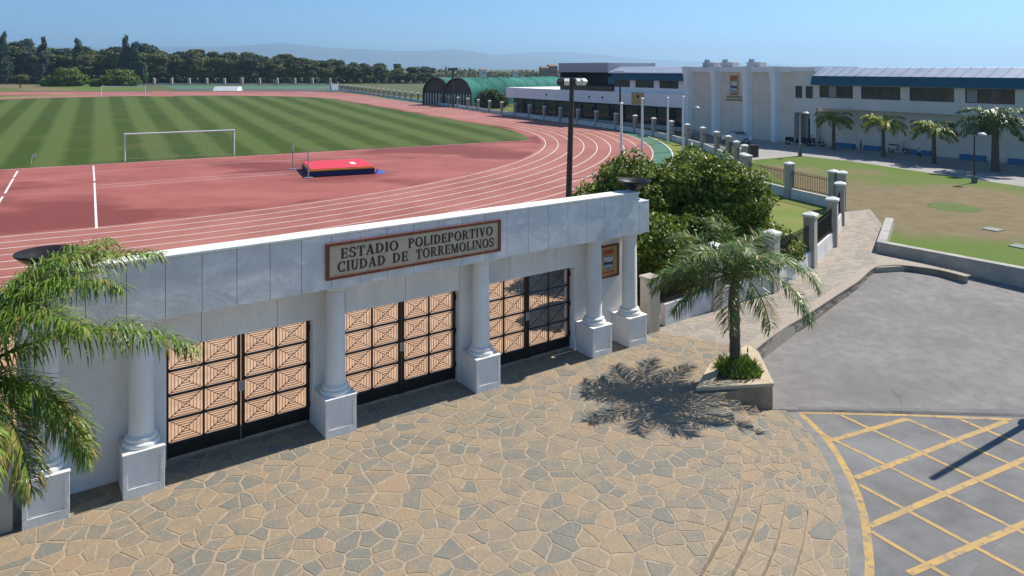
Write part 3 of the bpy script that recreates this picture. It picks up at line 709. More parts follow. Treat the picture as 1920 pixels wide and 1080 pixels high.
for row, (za_, zb_) in enumerate(((-.1, .14), (.155, .32), (.335, .475))):
    t = sr.uniform(0, .2)
    while t < acc[-1] - .6:
        l = sr.uniform(.22, .48); mb = MB(); pa, na = epos(t); pb, nb = epos(t + l - .018); oo = sr.uniform(.012, .03); j = sr.uniform(-.025, .025)
        q = [(pa + na * .031), (pb + nb * .031)]; q2 = [(pa + na * (.031 + oo)), (pb + nb * (.031 + oo))]
        mb.add([(*q[0], za_ + j), (*q[1], za_), (*q[1], zb_ - .01), (*q[0], zb_ - j * .4), (*q2[0], za_ + .012 + j), (*q2[1], za_ + .012), (*q2[1], zb_ - .02), (*q2[0], zb_ - .01)],
               [(4, 5, 6, 7), (0, 1, 5, 4), (1, 2, 6, 5), (2, 3, 7, 6), (3, 0, 4, 7)])
        mb.build('stone', sr.choice([STONES[0], STONES[2], STONES[4], SIDESTONES[2], SIDESTONES[0]]), ret); t += l

# planter with the right-hand palm
PL = [(4.24, 16.62), (6.14, 16.86), (6.42, 18.75), (6.30, 19.25), (4.95, 18.0)]
pln = empty('stone_planter', (5.4, 17.6, 0), 0, 'wedge shaped stone planter at the head of the curved steps', 'planter')
pc = [(p[0] - 5.4, p[1] - 17.6) for p in PL]
def inset(pg, d):
    out = []; n_ = len(pg)
    for i in range(n_):
        a, b0, c = Vector(pg[i - 1]), Vector(pg[i]), Vector(pg[(i + 1) % n_])
        d1 = (b0 - a).normalized(); d2 = (c - b0).normalized(); n1 = Vector((-d1.y, d1.x)); n2 = Vector((-d2.y, d2.x)); m_ = (n1 + n2).normalized(); out.append(tuple(b0 + m_ * d / max(.4, m_.dot(n1))))
    return out
pi1 = inset(pc, .03); pi2 = inset(pc, .30)
PWALL = mat('planter_stone', (0.28, 0.20, 0.13), (0.40, 0.30, 0.20), .9, 3, bump=.5, bscale=9, c3=(.2, .17, .13), scale3=2)
MB().prism(pi1, -.6, .05).build('wall', PWALL, pln)
cp = MB(); n_ = len(pc)
for i in range(n_):
    j = (i + 1) % n_; cp.prism([pc[i], pc[j], pi2[j], pi2[i]], .052, .125)
cp.build('coping', mat('planter_coping', (.46, .36, .24), (.56, .46, .33), .85, 3, bump=.3), pln, bevel=.006)
MB().prism(inset(pc, .29), .051, .10).build('soil', mat('soil', (.06, .045, .03), (.10, .075, .05), .95, 6), pln)

# low wall around the upper lawn, the dry lawn
def ribbon_wall(name, pts, wd, z0, z1, m, label=None, cat=None, cap=None, par=None):
    e = par or empty(name, (pts[0][0], pts[0][1], 0), 0, label, cat); o = Vector(pts[0][:2]); mb = MB(); cb = MB()
    Pp = [Vector(p[:2]) - o for p in pts]; ns = []
    for i in range(len(Pp)):
        d1 = (Pp[i] - Pp[i - 1]).normalized() if i else (Pp[1] - Pp[0]).normalized(); d2 = (Pp[i + 1] - Pp[i]).normalized() if i < len(Pp) - 1 else d1
        a = Vector((d1.y, -d1.x)); c = Vector((d2.y, -d2.x)); m_ = (a + c).normalized(); ns.append(m_ / max(.5, m_.dot(a)))
    for i in range(len(Pp) - 1):
        q = lambda k, s_: tuple(Pp[k] + ns[k] * s_)
        mb.prism([q(i, -wd / 2), q(i + 1, -wd / 2), q(i + 1, wd / 2), q(i, wd / 2)], z0, z1)
        if cap: cb.prism([q(i, -wd / 2 - .04), q(i + 1, -wd / 2 - .04), q(i + 1, wd / 2 + .04), q(i, wd / 2 + .04)], z1 + .002, z1 + cap)
    mb.build('wall_body', m, e)
    if cap: cb.build('coping', CAPW, e)
    return e
kw = ribbon_wall('low_wall', [K(1668, 425), K(1653, 472), (18.3, 25.35), (25, 21.6)], .34, -.4, .42, CONC, 'low pale concrete wall holding the dry lawn above the car park', 'wall')
dl = [K(1653, 472), (18.3, 25.35), (25, 21.6), (60, 21), (60, 40), K(2100, 372), K(1920, 350), K(1700, 318), K(1600, 303), K(1500, 292), K(1412, 300), (17.8, 46), (17.3, 37.7), (19.1, 38.4), (17.65, 34.2)]
sheet('dry_lawn', dl, .004, DRYLAWN, thick=.5)
pa = []; pr = random.Random(14); cpt = Vector(K(1790, 389))
for k in range(60):
    a_ = 2 * math.pi * k / 60; rr_ = 1 + pr.uniform(-.22, .12); pa.append((cpt.x + math.cos(a_) * 1.25 * rr_, cpt.y + math.sin(a_) * 1.5 * rr_))
sheet('lawn_patch', pa, .010, mat('lush_grass', (.055, .10, .008), (.10, .14, .014), .9, 2.2, detail=10, bump=.6, bscale=14))
sheet('service_road', [K(1404, 296), K(1412, 300), K(1500, 292), K(1600, 303), K(1700, 318), K(1920, 350), K(2100, 372), (62, 40), (62, 50), (42, 60), (30, 76), (20, 86), (19, 66)], .000, ROADFAR)
sheet('lawn', [(3.3, 20.9)] + walk_l + [(17.6, 38.2), (16.1, 41.7), (14.5, 46), (15.6, 52), (10, 66), (0, 30), (1.0, 24)], -.006, LAWN, thick=.4)

# ------------------------------------------------------------------ perimeter fence: pillars with caps, low wall, bar panels
def fence(name, pts, label, z_w=.55, hp=2.05, pw_=.40, dense=True, wall=.22, rail=True, barm=IRON, step=.13, skip0=False):
    e = empty(name, (pts[0][0], pts[0][1], 0), 0, label, 'fence'); o = Vector(pts[0]); pmh = MB().box(-pw_ / 2, pw_ / 2, -pw_ / 2, pw_ / 2, -.3, hp - .14).mesh('pillar', PILL)
    k = pw_ / 2 + .05
    cmh = MB().box(-k, k, -k, k, hp - .138, hp - .06).add([(-k, -k, hp - .06), (k, -k, hp - .06), (k, k, hp - .06), (-k, k, hp - .06), (0, 0, hp + .05)], [(0, 1, 4), (1, 2, 4), (2, 3, 4), (3, 0, 4)]).mesh('cap', CAPW)
    for i, p in enumerate(pts):
        if i == 0 and skip0: continue
        d = Vector(pts[min(i + 1, len(pts) - 1)]) - Vector(pts[max(i - 1, 0)]); q = link('pillar', pmh, e, (p[0] - o.x, p[1] - o.y, 0)); q.rotation_euler.z = math.atan2(d.y, d.x)
        link('cap', cmh, q)
    for a, c in zip(pts[:-1], pts[1:]):
        a = Vector(a) - o; c = Vector(c) - o; d = (c - a); l = d.length; d.normalize(); a2 = a + d * (pw_ / 2 - .02); c2 = c - d * (pw_ / 2 - .02); nn = Vector((-d.y, d.x)) * wall / 2
        MB().prism([tuple(a2 + nn), tuple(c2 + nn), tuple(c2 - nn), tuple(a2 - nn)], -.3, z_w, 0, [tuple(a2 + nn * .75), tuple(c2 + nn * .75), tuple(c2 - nn * .75), tuple(a2 - nn * .75)]).build('base_wall', WALLW, e)
        if rail:
            b_ = MB(); zt = hp - .45
            for zz in (z_w + .12, zt - .15): b_.bar((*a2, zz), (*c2, zz), .035, .03)
            nb = max(3, int((c2 - a2).length / step))
            for k_ in range(nb):
                p = a2.lerp(c2, (k_ + .5) / nb); b_.bar((*p, z_w + .03), (*p, zt), .022)
            b_.build('railing', barm, e)
    return e
pier = empty('gate_pier', (3.95, 20.62, 0), FA, 'short plain beige pier joining the gateway end to the fence wall', 'pier'); MB().box(-.2, .2, -.2, .2, -.3, 1.5).build('shaft', PILL, pier, bevel=.015); MB().box(-.22, .22, -.22, .22, 1.502, 1.56).build('top_slab', PILL, pier)
near_f = [(4.28, 20.9), (6.3, 22.45), (8.75, 24.2), (11.3, 27.2), (13.56, 30.4), (15.75, 34.5), (17.5, 38.1)]
fence('perimeter_fence', [(p[0] - .02, p[1] + .02) for p in near_f], 'pale pillared fence with black bars along the stone walk behind the palm', z_w=.62, skip0=True)
fence('perimeter_fence', [(17.25, 38.6), (16.1, 41.8), (14.9, 45.6)], 'short return of pillared black bar fence at the top of the stone walk')
def top(px, py): return tuple(T(px, py, 2.05)[:2])
tf = [top(*p) for p in [(1396, 271), (1381, 264), (1366, 254), (1344, 246), (1318, 238), (1289, 232), (1259, 226), (1226, 220.6), (1191, 215.6), (1155, 211.5), (1118, 207.3), (1084, 204), (1051, 201.5), (1021, 198.5), (993, 195.6), (966, 193), (941, 190.8)]]
A_, B_ = Vector(tf[-1]), Vector((-66, 262)); 
for k in range(1, 31): tf.append(tuple(A_.lerp(B_, k / 30)))
fence('perimeter_fence', [(14.9, 46.3)] + tf, 'long pillared fence following the outside of the running track', step=.24)
fb = [tuple(G(x, 158.5)[:2]) for x in range(619, 250, -33)]
fence('perimeter_fence', fb, 'row of pale fence pillars in front of the pine wood', hp=2.9, pw_=.9, step=1.6)

# ------------------------------------------------------------------ foliage generators
def leaf_cloud(lobes, n, size, mats_w, seed=1, shell=.55, droop=0.0, name='crown', mats=None, out_bias=.7, ratio=.55):
    """lobes: (cx,cy,cz,rx,ry,rz,weight); small folded leaf-cluster faces through the outer volume of each lobe"""
    r = np.random.default_rng(seed); ws = np.array([l[6] for l in lobes], float); ws /= ws.sum()
    li = r.choice(len(lobes), n, p=ws); Lb = np.array([l[:6] for l in lobes])[li]
    d = r.normal(size=(n, 3)); d /= np.linalg.norm(d, axis=1)[:, None]; rad = (shell + (1 - shell) * r.random(n) ** .5)
    bumpy = 1 + .16 * np.sin(d[:, 0] * 7 + Lb[:, 0] * 3) * np.sin(d[:, 1] * 6 + Lb[:, 1]) + .12 * np.sin(d[:, 2] * 9 + Lb[:, 2] * 5)
    c = Lb[:, :3] + d * Lb[:, 3:] * (rad * bumpy)[:, None]
    nn = d * out_bias + r.normal(size=(n, 3)) * .6; nn[:, 2] += .25; nn /= np.linalg.norm(nn, axis=1)[:, None]
    t = np.cross(nn, r.normal(size=(n, 3))); t /= np.linalg.norm(t, axis=1)[:, None]; b2 = np.cross(nn, t)
    if droop: t[:, 2] -= droop; 
    s = size * r.uniform(.6, 1.4, n)[:, None]
    v = np.empty((n, 4, 3)); v[:, 0] = c - t * s; v[:, 1] = c + b2 * s * ratio - nn * s * .12; v[:, 2] = c + t * s; v[:, 3] = c - b2 * s * ratio - nn * s * .12
    me = bpy.data.meshes.new(name); me.from_pydata(v.reshape(-1, 3).tolist(), [], np.arange(n * 4).reshape(n, 4).tolist())
    for m in mats: me.materials.append(m)
    # light and dark clumps: species colour varies from spray to spray
    clump = (np.sin(c[:, 0] * 5.1 / max(size * 6, .5)) * np.sin(c[:, 1] * 4.3 / max(size * 6, .5)) + np.sin(c[:, 2] * 6.0 / max(size * 6, .5)) + r.normal(size=n) * .7)
    q = np.argsort(np.argsort(clump)) / n; cum = np.cumsum(mats_w) / np.sum(mats_w); mi = np.searchsorted(cum, q); me.polygons.foreach_set('material_index', np.minimum(mi, len(mats) - 1).astype(np.int32))
    me.update(); return me

def frond_mesh(length, e0, droop, n=58, lf=.42, seed=1, hang=.5, mats=None, tipdry=.0, twist=0.0, wl=.016, shag=.15):
    r = random.Random(seed); mb = MB(); pts = []; p = Vector((0, 0, 0)); N = 26; bend = r.uniform(-.25, .25)
    for i in range(N + 1):
        t = i / N; pts.append(p.copy()); a = e0 - droop * t ** 1.25; yw = bend * t * t + twist * t
        p = p + Vector((math.cos(a) * math.cos(yw), math.cos(a) * math.sin(yw), math.sin(a))) * (length / N)
    mb.tube(pts, [.022 * (1 - .85 * i / N) + .003 for i in range(N + 1)], 5, 0)
    for i in range(n):
        t = .10 + .90 * (i + r.uniform(0, .6)) / n; k = min(N - 1, int(t * N)); f = t * N - k; q = pts[k].lerp(pts[k + 1], f); d = (pts[k + 1] - pts[k]).normalized()
        sd_ = d.cross(Vector((0, 0, 1))).normalized(); upv = sd_.cross(d)
        for s_ in (-1, 1):
            l = lf * (.45 + .75 * math.sin(math.pi * min(1, t * .88 + .10))) * r.uniform(.8, 1.15)
            a1 = (d * r.uniform(.45, .75) + sd_ * s_ * r.uniform(.65 - shag, 1.0) + upv * r.uniform(-.1 - shag, .4 + shag)).normalized()
            a2 = (a1 + Vector((0, 0, -hang * r.uniform(.7, 1.3)))).normalized(); a3 = (a2 + Vector((0, 0, -hang * r.uniform(.8, 1.6)))).normalized()
            wv = a1.cross(Vector((r.uniform(-.3, .3), r.uniform(-.3, .3), 1))).normalized() * wl * r.uniform(.8, 1.3)
            m1 = q + a1 * l * .4; m2 = m1 + a2 * l * .35; m3 = m2 + a3 * l * .3
            mi = 1 if (r.random() < tipdry * (.4 + t)) else (2 if r.random() < .35 else 0)
            mb.add([q - wv * .5, q + wv * .5, m1 + wv, m1 - wv, m2 + wv * .75, m2 - wv * .75, m3], [(0, 1, 2, 3), (3, 2, 4, 5), (5, 4, 6)], mi)
    return mb.mesh('frond', mats or [PALM1, PALM2, PALM3])

def palm(loc, hgt, r0, r1, fronds, label, cat='palm tree', lean=(0, 0), group=None, mats=None, boots=True, name='palm_tree'):
    e = empty(name, loc, 0, label, cat, group); N = 14
    pts = [(lean[0] * (i / N) ** 1.5, lean[1] * (i / N) ** 1.5, hgt * i / N) for i in range(N + 1)]
    rs = [(r0 + (r1 - r0) * i / N) * (1 + (.06 if i % 2 else -.03)) for i in range(N + 1)]; rs[0] *= 1.25
    MB().tube(pts, rs, 14).build('trunk', PALMBARK, e, smooth=60)
    for (az, me, el_tilt) in fronds:
        f = link('frond', me, e, (lean[0] + math.cos(az) * r1 * .5, lean[1] + math.sin(az) * r1 * .5, hgt)); f.rotation_euler = (0, 0, az)
        if el_tilt: f.rotation_euler = (0, el_tilt, az)
    return e
# right palm in the planter
FM = {}
def fm(length, e0, droop, **k):
    key = (length, e0, droop, tuple(sorted(k.items())) if not k.get('mats') else (k.get('seed'), id(k['mats'])))
    if key not in FM: FM[key] = frond_mesh(length, R(e0), R(droop), **k)
    return FM[key]
rp_ = random.Random(21); fr_ = []
spec = [(182, 2.15, 22, 68), (163, 2.1, 6, 58), (352, 2.4, 36, 112), (22, 2.2, 32, 86), (318, 2.3, 22, 100), (275, 2.05, 14, 92), (243, 2.05, 8, 78), (92, 2.1, 30, 80), (62, 2.1, 38, 85), (122, 2.0, 34, 80), (148, 1.9, 56, 82), (38, 1.9, 60, 85), (212, 2.0, 54, 88),
        (300, 1.9, 58, 90), (258, 1.7, 70, 85), (100, 1.6, 76, 70), (195, 1.8, -8, 50)]
for i, (az, l, e0_, dr) in enumerate(spec):
    fr_.append((R(az + rp_.uniform(-7, 7)), frond_mesh(l, R(e0_), R(dr), n=96, lf=.46, seed=i, hang=.5, tipdry=.12 if e0_ > 15 else .35, wl=.0105, shag=.25), 0))
palm((5.5, 17.75, .10), 2.35, .135, .115, fr_, 'feather palm with drooping fronds growing in the stone planter', lean=(-.05, -.05))
# left palm: large near crown reaching into the frame
spec = [(6, 3.15, 29, 56), (28, 2.9, 62, 78), (2, 2.7, 66, 88), (-24, 2.6, 58, 86), (55, 2.6, 66, 76), (14, 2.4, 76, 80), (-8, 2.2, 4, 80), (-26, 2.1, -4, 74), (10, 2.1, -8, 70), (-44, 2.0, 2, 76),
        (-75, 2.3, 20, 80), (95, 2.4, 45, 75), (125, 2.5, 35, 80), (155, 2.5, 30, 80), (180, 2.5, 30, 80), (210, 2.5, 20, 80), (240, 2.5, 30, 80), (265, 2.5, 20, 80), (200, 2.1, 60, 80), (140, 2.2, 60, 80), (255, 2.2, 58, 80), (-50, 2.3, 60, 85)]
fl_ = []
for i, (az, l, e0_, dr) in enumerate(spec):
    fl_.append((R(az), frond_mesh(l, R(e0_), R(dr), n=190, lf=.46, seed=100 + i, hang=.8, tipdry=.14 if e0_ > -3 else .42, wl=.0095, mats=[PALMN, PALM2, PALM1], shag=.35), 0))
palm((-7.4, 9.65, 0), 3.40, .22, .17, fl_, 'large feather palm whose fronds hang in from the edge over the gateway')
# grass tufts in the planter
tb = MB(); r_ = random.Random(8)
for k in range(900):
    a, q = r_.uniform(0, 6.28), r_.random() ** .6; x_, y_ = 5.55 + math.cos(a) * q * .55, 17.65 + math.sin(a) * q * .65; h_ = r_.uniform(.15, .42) * (1.15 - .6 * q)
    if not (x_ < 6.05): continue
    dx, dy = r_.uniform(-.16, .16), r_.uniform(-.16, .16); wv = Vector((r_.uniform(-1, 1), r_.uniform(-1, 1), 0)).normalized() * .014
    b0 = Vector((x_, y_, .10)); m0 = b0 + Vector((dx * .4, dy * .4, h_ * .6)); t0 = b0 + Vector((dx, dy, h_)); tb.add([b0 - wv, b0 + wv, m0 + wv, m0 - wv, t0], [(0, 1, 2, 3), (3, 2, 4)], r_.randrange(3))
struct(tb.build('planter_grass', [PALM1, PALMG, PALM3]), 'stuff')

# the big bushy tree behind the fence and a smaller one
def bush_tree(loc, lobes, n, label, trunk_h, size=.12, name='bushy_tree', seed=1, group=None, mats=LEAF, mw=(.35, .4, .25)):
    e = empty(name, loc, 0, label, 'tree', group); t = MB()
    t.tube([(0, 0, 0), (.05, 0, trunk_h * .5), (0, .05, trunk_h)], [.22, .17, .13], 8)
    for l in lobes[:6]: t.tube([(0, 0, trunk_h * .6), (l[0] * .5, l[1] * .5, (trunk_h + l[2]) * .5), (l[0] * .9, l[1] * .9, l[2])], [.10, .07, .03], 6)
    t.build('trunk', BARK, e); link('crown', leaf_cloud(lobes, n, size, mw, seed, mats=mats), e); return e
def lobes_of(seed, n, rx, ry, z0, z1, r):
    q = random.Random(seed); out = []
    for i in range(n):
        a = q.uniform(0, 6.28); d = q.random() ** .5; z = z0 + (z1 - z0) * q.random(); k = r * q.uniform(.7, 1.2) ; fall = 1 - .45 * max(0, (z - z0) / (z1 - z0))
        out.append((math.cos(a) * d * rx * fall, math.sin(a) * d * ry * fall, z, k, k, k * .85, k * k))
    return out
bush_tree((6.5, 26.6, 0), lobes_of(2, 50, 3.6, 2.3, .8, 3.6, 1.0), 105000, 'big dense bushy tree behind the gateway end and fence', .9, .075, seed=2)
bush_tree((3.7, 26.6, 0), lobes_of(5, 24, 1.9, 1.5, .7, 3.0, .8), 42000, 'smaller bushy tree between the big bush and the floodlight mast', .7, .075, seed=5)
bush_tree((4.5, 23.5, 0), lobes_of(6, 18, 1.3, 1.0, .5, 2.5, .72), 30000, 'low bushy shrub behind the fence right beside the last gateway column', .5, .075, seed=6)

bush_tree((3.1, 22.75, 0), lobes_of(16, 20, 1.1, .8, .6, 2.65, .62), 20000, 'unseen shrub added close behind the last gateway bay to shade the right gate', .5, .105, seed=16)  # shrub out of view, added to shade the ground behind the right gate

# ------------------------------------------------------------------ sports equipment
def goal(c0_, c1_, h, label, depth=1.6, r=.06):
    a, c = Vector(c0_), Vector(c1_); e = empty('football_goal', (a.x, a.y, 0), math.atan2(c.y - a.y, c.x - a.x), label, 'goal'); W_ = (c - a).length
    MB().tube([(0, 0, 0), (0, 0, h)], r, 10).build('post', WHITEMETAL, e, smooth=60); MB().tube([(W_, 0, 0), (W_, 0, h)], r, 10).build('post', WHITEMETAL, e, smooth=60)
    MB().tube([(-r, 0, h), (W_ + r, 0, h)], r, 10).build('crossbar', WHITEMETAL, e, smooth=60)
    sp = MB()
    for x in (0, W_): sp.tube([(x, 0, h), (x, depth * .45, h), (x, depth, 0.02)], .02, 6)
    sp.tube([(0, depth, .02), (W_, depth, .02)], .02, 6); sp.build('back_frame', GREYMETAL, e)
    nm = MB(); th = .010; k = int(W_ / .25)
    for i in range(k + 1):
        x = W_ * i / k; nm.bar((x, depth * .45, h), (x, depth, .03), th); nm.bar((x, 0, h), (x, depth * .45, h), th)
    for j in range(10):
        f_ = j / 9; y = depth * (.45 + .55 * f_); z = h * (1 - f_) + .03; nm.bar((0, y, z), (W_, y, z), th)
    nm.build('net', mat('net_cord', (.35, .36, .33), rough=.8), e); return e
goal(G(234, 303)[:2], G(439, 292)[:2], 2.2, 'white football goal at the near end of the striped pitch')
goal(G(190, 180)[:2], G(272, 181)[:2], 2.6, 'small far football goal at the far end of the pitch', r=.10)
# high jump bed
hj = [Vector(K(568, 326)), Vector(K(548, 318)), Vector(K(648, 302)), Vector(K(705, 324))]   # rough corners on the ground
ha = Vector(K(581, 333)); hb = Vector(K(703, 326)); hd = (hb - ha); HL = hd.length; hd.normalize()
HWd = 4.6
h_ = empty('high_jump_mat', (ha.x, ha.y, 0), math.atan2(hd.y, hd.x), 'red topped high jump landing mat with yellow rim and navy sides', 'landing mat')
HX = -1.9
MB().box(0, HL, 0, HWd, .02, .40).build('base', MATBLUE, h_, bevel=.04)
MB().box(-.02, HL + .02, -.02, HWd + .02, .402, .50).build('rim', MATYEL, h_, bevel=.02)
MB().box(.05, HL - .05, .05, HWd - .05, .502, .56).build('top', MATRED, h_, bevel=.03)
MB().box(HL * .70, HL * .78, HWd * .35, HWd * .62, .562, .566).build('white_mark', WHITEMETAL, h_)
tp_ = MB(); tp_.add([(0, 0, 0), (.55, .05, 0), (.75, .5, 0), (.15, .75, 0), (.12, .2, .30), (.3, .3, .26), (.32, .5, .2), (.1, .5, .26)], [(0, 1, 5, 4), (1, 2, 6, 5), (2, 3, 7, 6), (3, 0, 4, 7), (4, 5, 6, 7)])
tag(tp_.build('crumpled_tarp', TARP, None, (hb.x + .12, hb.y - .05, .012), math.atan2(hd.y, hd.x)), 'crumpled bright blue tarp lying beside the landing mat', 'tarp')
for (px, py, ptop, lab) in ((578, 334, 277, 'nearer grey high jump upright in front of the landing mat'), (549, 318, 264, 'farther grey high jump upright at the corner of the landing mat')):
    b0 = G(px, py); e = empty('high_jump_upright', b0, .2, lab, 'upright', 'high jump uprights'); hgt = (py - ptop) * b0.y / F
    MB().tube([(0, 0, .06), (0, 0, hgt)], .045, 8).build('post', GREYMETAL, e); MB().box(-.28, .28, -.18, .18, .004, .06).build('base', GREYMETAL, e, bevel=.01); MB().box(-.06, .06, -.05, .05, hgt * .75, hgt * .78).build('slider', WHITEMETAL, e)
# small sign stake at the near-left pitch corner, far white box and frame
b0 = G(58, 308); e = empty('corner_flag', b0, 0, 'thin leaning corner flag at the near corner of the pitch', 'corner flag'); MB().tube([(0, 0, 0), (.12, 0, .75)], .018, 6).build('pole', WHITEMETAL, e); MB().box(.11, .36, -.006, .006, .58, .78).build('flag', WHITEMETAL, e)
b0 = G(398, 170.5); e = empty('white_mat_cover', b0, R(-3), 'long low white mat cover beyond the far bend', 'mat cover'); MB().prism([(0, 0), (8.4, 0), (8.4, 4), (0, 4)], 0, 1.35, 0, [(.1, 1.5), (8.3, 1.5), (8.3, 3.6), (.1, 3.6)]).build('cover', WHITEB, e, bevel=.06); MB().box(-.05, 8.45, 3.9, 4.1, 0, .25).build('skirt', COPING, e)  # mat cover, its front sloped in shape to catch the sun
b0 = G(622, 171); e = empty('judges_stand', b0, R(20), 'pale stepped judges stand beside the far bend', 'stand')
for k in range(4): MB().box(0, 2.2, k * .6, k * .6 + .58, 0, .5 + k * .55).build('step', WHITEB, e)
fr2 = MB()
for x_ in (0, 2.2): fr2.tube([(x_, 2.4, 0), (x_, 2.4, 3.2)], .06, 6); fr2.tube([(x_, 0, .5), (x_, 0, 1.4), (x_, 2.4, 3.2)], .05, 6)
fr2.build('rail', GREYMETAL, e)

# ------------------------------------------------------------------ masts, poles, lamps
e = empty('floodlight_mast', (2.95, 36.5, 0), 0, 'tall dark floodlight mast standing behind the gateway beam', 'floodlight')
MB().tube([(-.10, 0, 0), (0, 0, 3.6), (.10, 0, 7.05)], [.16, .14, .11], 12).build('pole', DARKMETAL, e, smooth=60)
MB().box(-.55, .72, -.05, .05, 6.93, 7.02).build('crossarm', GREYMETAL, e)
for k, x_ in enumerate((-.52, -.18, .42, .68)):
    q = link('lamp_head', MB().box(-.13, .13, -.12, .12, -.14, .12).mesh('lamp_head', WHITEMETAL if k else DARKMETAL), e, (x_, -.10, 6.82)); q.rotation_euler = (R(35), 0, R(-20 + 18 * k))
fp = ['white flagpole nearest the floodlight mast', 'white flagpole second from the floodlight mast', 'white flagpole third from the floodlight mast, shorter', 'white flagpole farthest from the floodlight mast']
for k, (px, ytop, Y) in enumerate(((1165, 196, 51.0), (1204, 187, 55.5), (1252, 185, 72.3), (1280.5, 183, 65.3))):
    X = (px - CX) / F * Y; hgt = CH - (ytop - HY) * Y / F
    e = empty('flagpole', (X, Y, 0), 0, fp[k], 'flagpole', 'flagpoles beside the track'); MB().tube([(0, 0, 0), (0, 0, hgt)], [.11, .085], 10).build('pole', WHITEMETAL, e, smooth=60)
    MB().lathe([(.03, hgt), (.10, hgt + .03), (.14, hgt + .08), (.10, hgt + .14), (.02, hgt + .17)], 12).build('finial', WHITEMETAL, e, smooth=60); MB().box(-.2, .2, -.2, .2, -.01, .05).build('base', GREYMETAL, e)
def street_lamp(loc, h, label, head=1, box=False, m=DARKMETAL, hm=WHITEMETAL, arm=.5, rz=0):
    e = empty('street_lamp', loc, rz, label, 'street lamp'); MB().tube([(0, 0, 0), (0, 0, h * .5), (0, 0, h)], [.07, .055, .045], 10).build('pole', m, e, smooth=60)
    MB().tube([(0, 0, h - .05), (arm * .6, 0, h + .08), (arm, 0, h + .10)], .03, 8).build('arm', m, e)
    MB().lathe([(.05, h + .20), (.16, h + .17), (.26, h + .08), (.27, h + .04), (.10, h + .02)][::-1], 16, cx=arm).build('lamp_head', hm, e, smooth=50)
    MB().box(-.13, .13, -.13, .13, 0, .45 if not box else 1.1).build('base_box', mat('green_grey_box', (.10, .16, .14), rough=.6), e, bevel=.01); return e
street_lamp(tuple(K(1827, 343)) + (0,), 3.1, 'dark street lamp on the dry lawn near the big dark palm')
street_lamp(tuple(K(1500, 293)) + (0,), 3.6, 'street lamp with grey base box in front of the building entrance', box=True, m=GREYMETAL)
street_lamp(tuple(K(1298, 262)) + (0,), 3.3, 'street lamp before the blank pilastered wall', m=GREYMETAL)
e = empty('street_lamp', (-.02 + (1163 - CX) / F * 88, 88, 0), 0, 'dark lamp mast rising behind the nearest flagpole', 'street lamp'); MB().tube([(0, 0, 0), (0, 0, 6.9)], [.14, .10], 8).build('pole', DARKMETAL, e); MB().box(-.8, .5, -.2, .2, 6.9, 7.15).build('lamp_head', WHITEMETAL, e)
e = empty('street_lamp', (-.0 + (849 - CX) / F * 138, 138, 0), 0, 'far dark lamp mast in front of the green vaults', 'street lamp'); MB().tube([(0, 0, 0), (0, 0, 7.2)], [.2, .15], 8).build('pole', DARKMETAL, e); MB().box(-.9, .9, -.2, .2, 7.2, 7.55).build('lamp_head', DARKMETAL, e)
# lamp just outside the frame whose shadow crosses the hatching
tipS = Vector(G(1748, 898, -.5)[:2]); hl = 5.8; sh_ = Vector((sd.x, sd.y)) / sd.z
e = empty('street_lamp', (*(tipS + sh_ * hl), -.5), 0, 'slim lamp post at the car park whose shadow crosses the yellow hatching', 'street lamp'); MB().tube([(0, 0, 0), (0, 0, hl)], [.085, .065], 10).build('pole', DARKMETAL, e, smooth=60)
MB().lathe([(.09, hl * .21), (.18, hl * .225), (.22, hl * .25), (.18, hl * .28), (.06, hl * .29)], 14, cx=.05).build('planter_basket', DARKMETAL, e, smooth=60)
# bin, lawn covers
b0 = G(1411, 294); e = empty('litter_bin', b0, .3, 'dark litter bin at the end of the track fence', 'litter bin'); MB().box(-.36, .36, -.36, .36, 0, .95).build('body', DARKMETAL, e, bevel=.03); MB().box(-.4, .4, -.4, .4, .952, 1.02).build('lid', IRON, e, bevel=.02)
for (px, py, lab) in ((1862, 431, 'pale square utility cover lying in the dry lawn'), (1914, 463, 'pale utility cover at the edge of the frame in the lawn')):
    b0 = G(px, py); tag(MB().box(-.34, .34, -.34, .34, 0, .045).build('utility_cover', mat('cover_grey_green', (.20, .23, .19), (.27, .29, .25), .9, 5), None, b0, .5, bevel=.01), lab, 'utility cover')

# ------------------------------------------------------------------ the long sports building (x along the front, y inwards)
BA = R(-56.2); BO = (27.95, 72.1, 0); bx = Vector((math.cos(BA), math.sin(BA)))
bd = empty('sports_building', BO, BA, 'long two storey sports building with blue awnings and blank pilastered centre', 'building')
def bl(px, y=0.0):
    """distance along the front at photo column px for a plane y metres inwards"""
    k = (px - CX) / F; ox = BO[0] - bx.y * y; oy = BO[1] + bx.x * y
    return (k * oy - ox) / (bx.x - k * bx.y)
def part(name, m, par, *a, bevel=0): return MB().box(*a).build(name, m, par, bevel=bevel)
def window(par, x0, x1, z0, z1, y, panes=3, open_=None):
    f = MB(); t = .07
    f.box(x0, x1, y, y + .10, z0, z0 + t).box(x0, x1, y, y + .10, z1 - t, z1)
    for k in range(panes + 1):
        x = x0 + (x1 - x0 - t) * k / panes; f.box(x, x + t, y + .002, y + .098, z0 + t, z1 - t)
    fo = f.build('window', FRAMEM, par)
    for k in range(panes):
        xa = x0 + (x1 - x0 - t) * k / panes + t; xb = x0 + (x1 - x0 - t) * (k + 1) / panes
        MB().box(xa, xb, y + .04, y + .06, z0 + t, z1 - t).build('pane', GLASS if k != open_ else mat('window_blind', (.30, .28, .26), rough=.7), fo)
    return fo
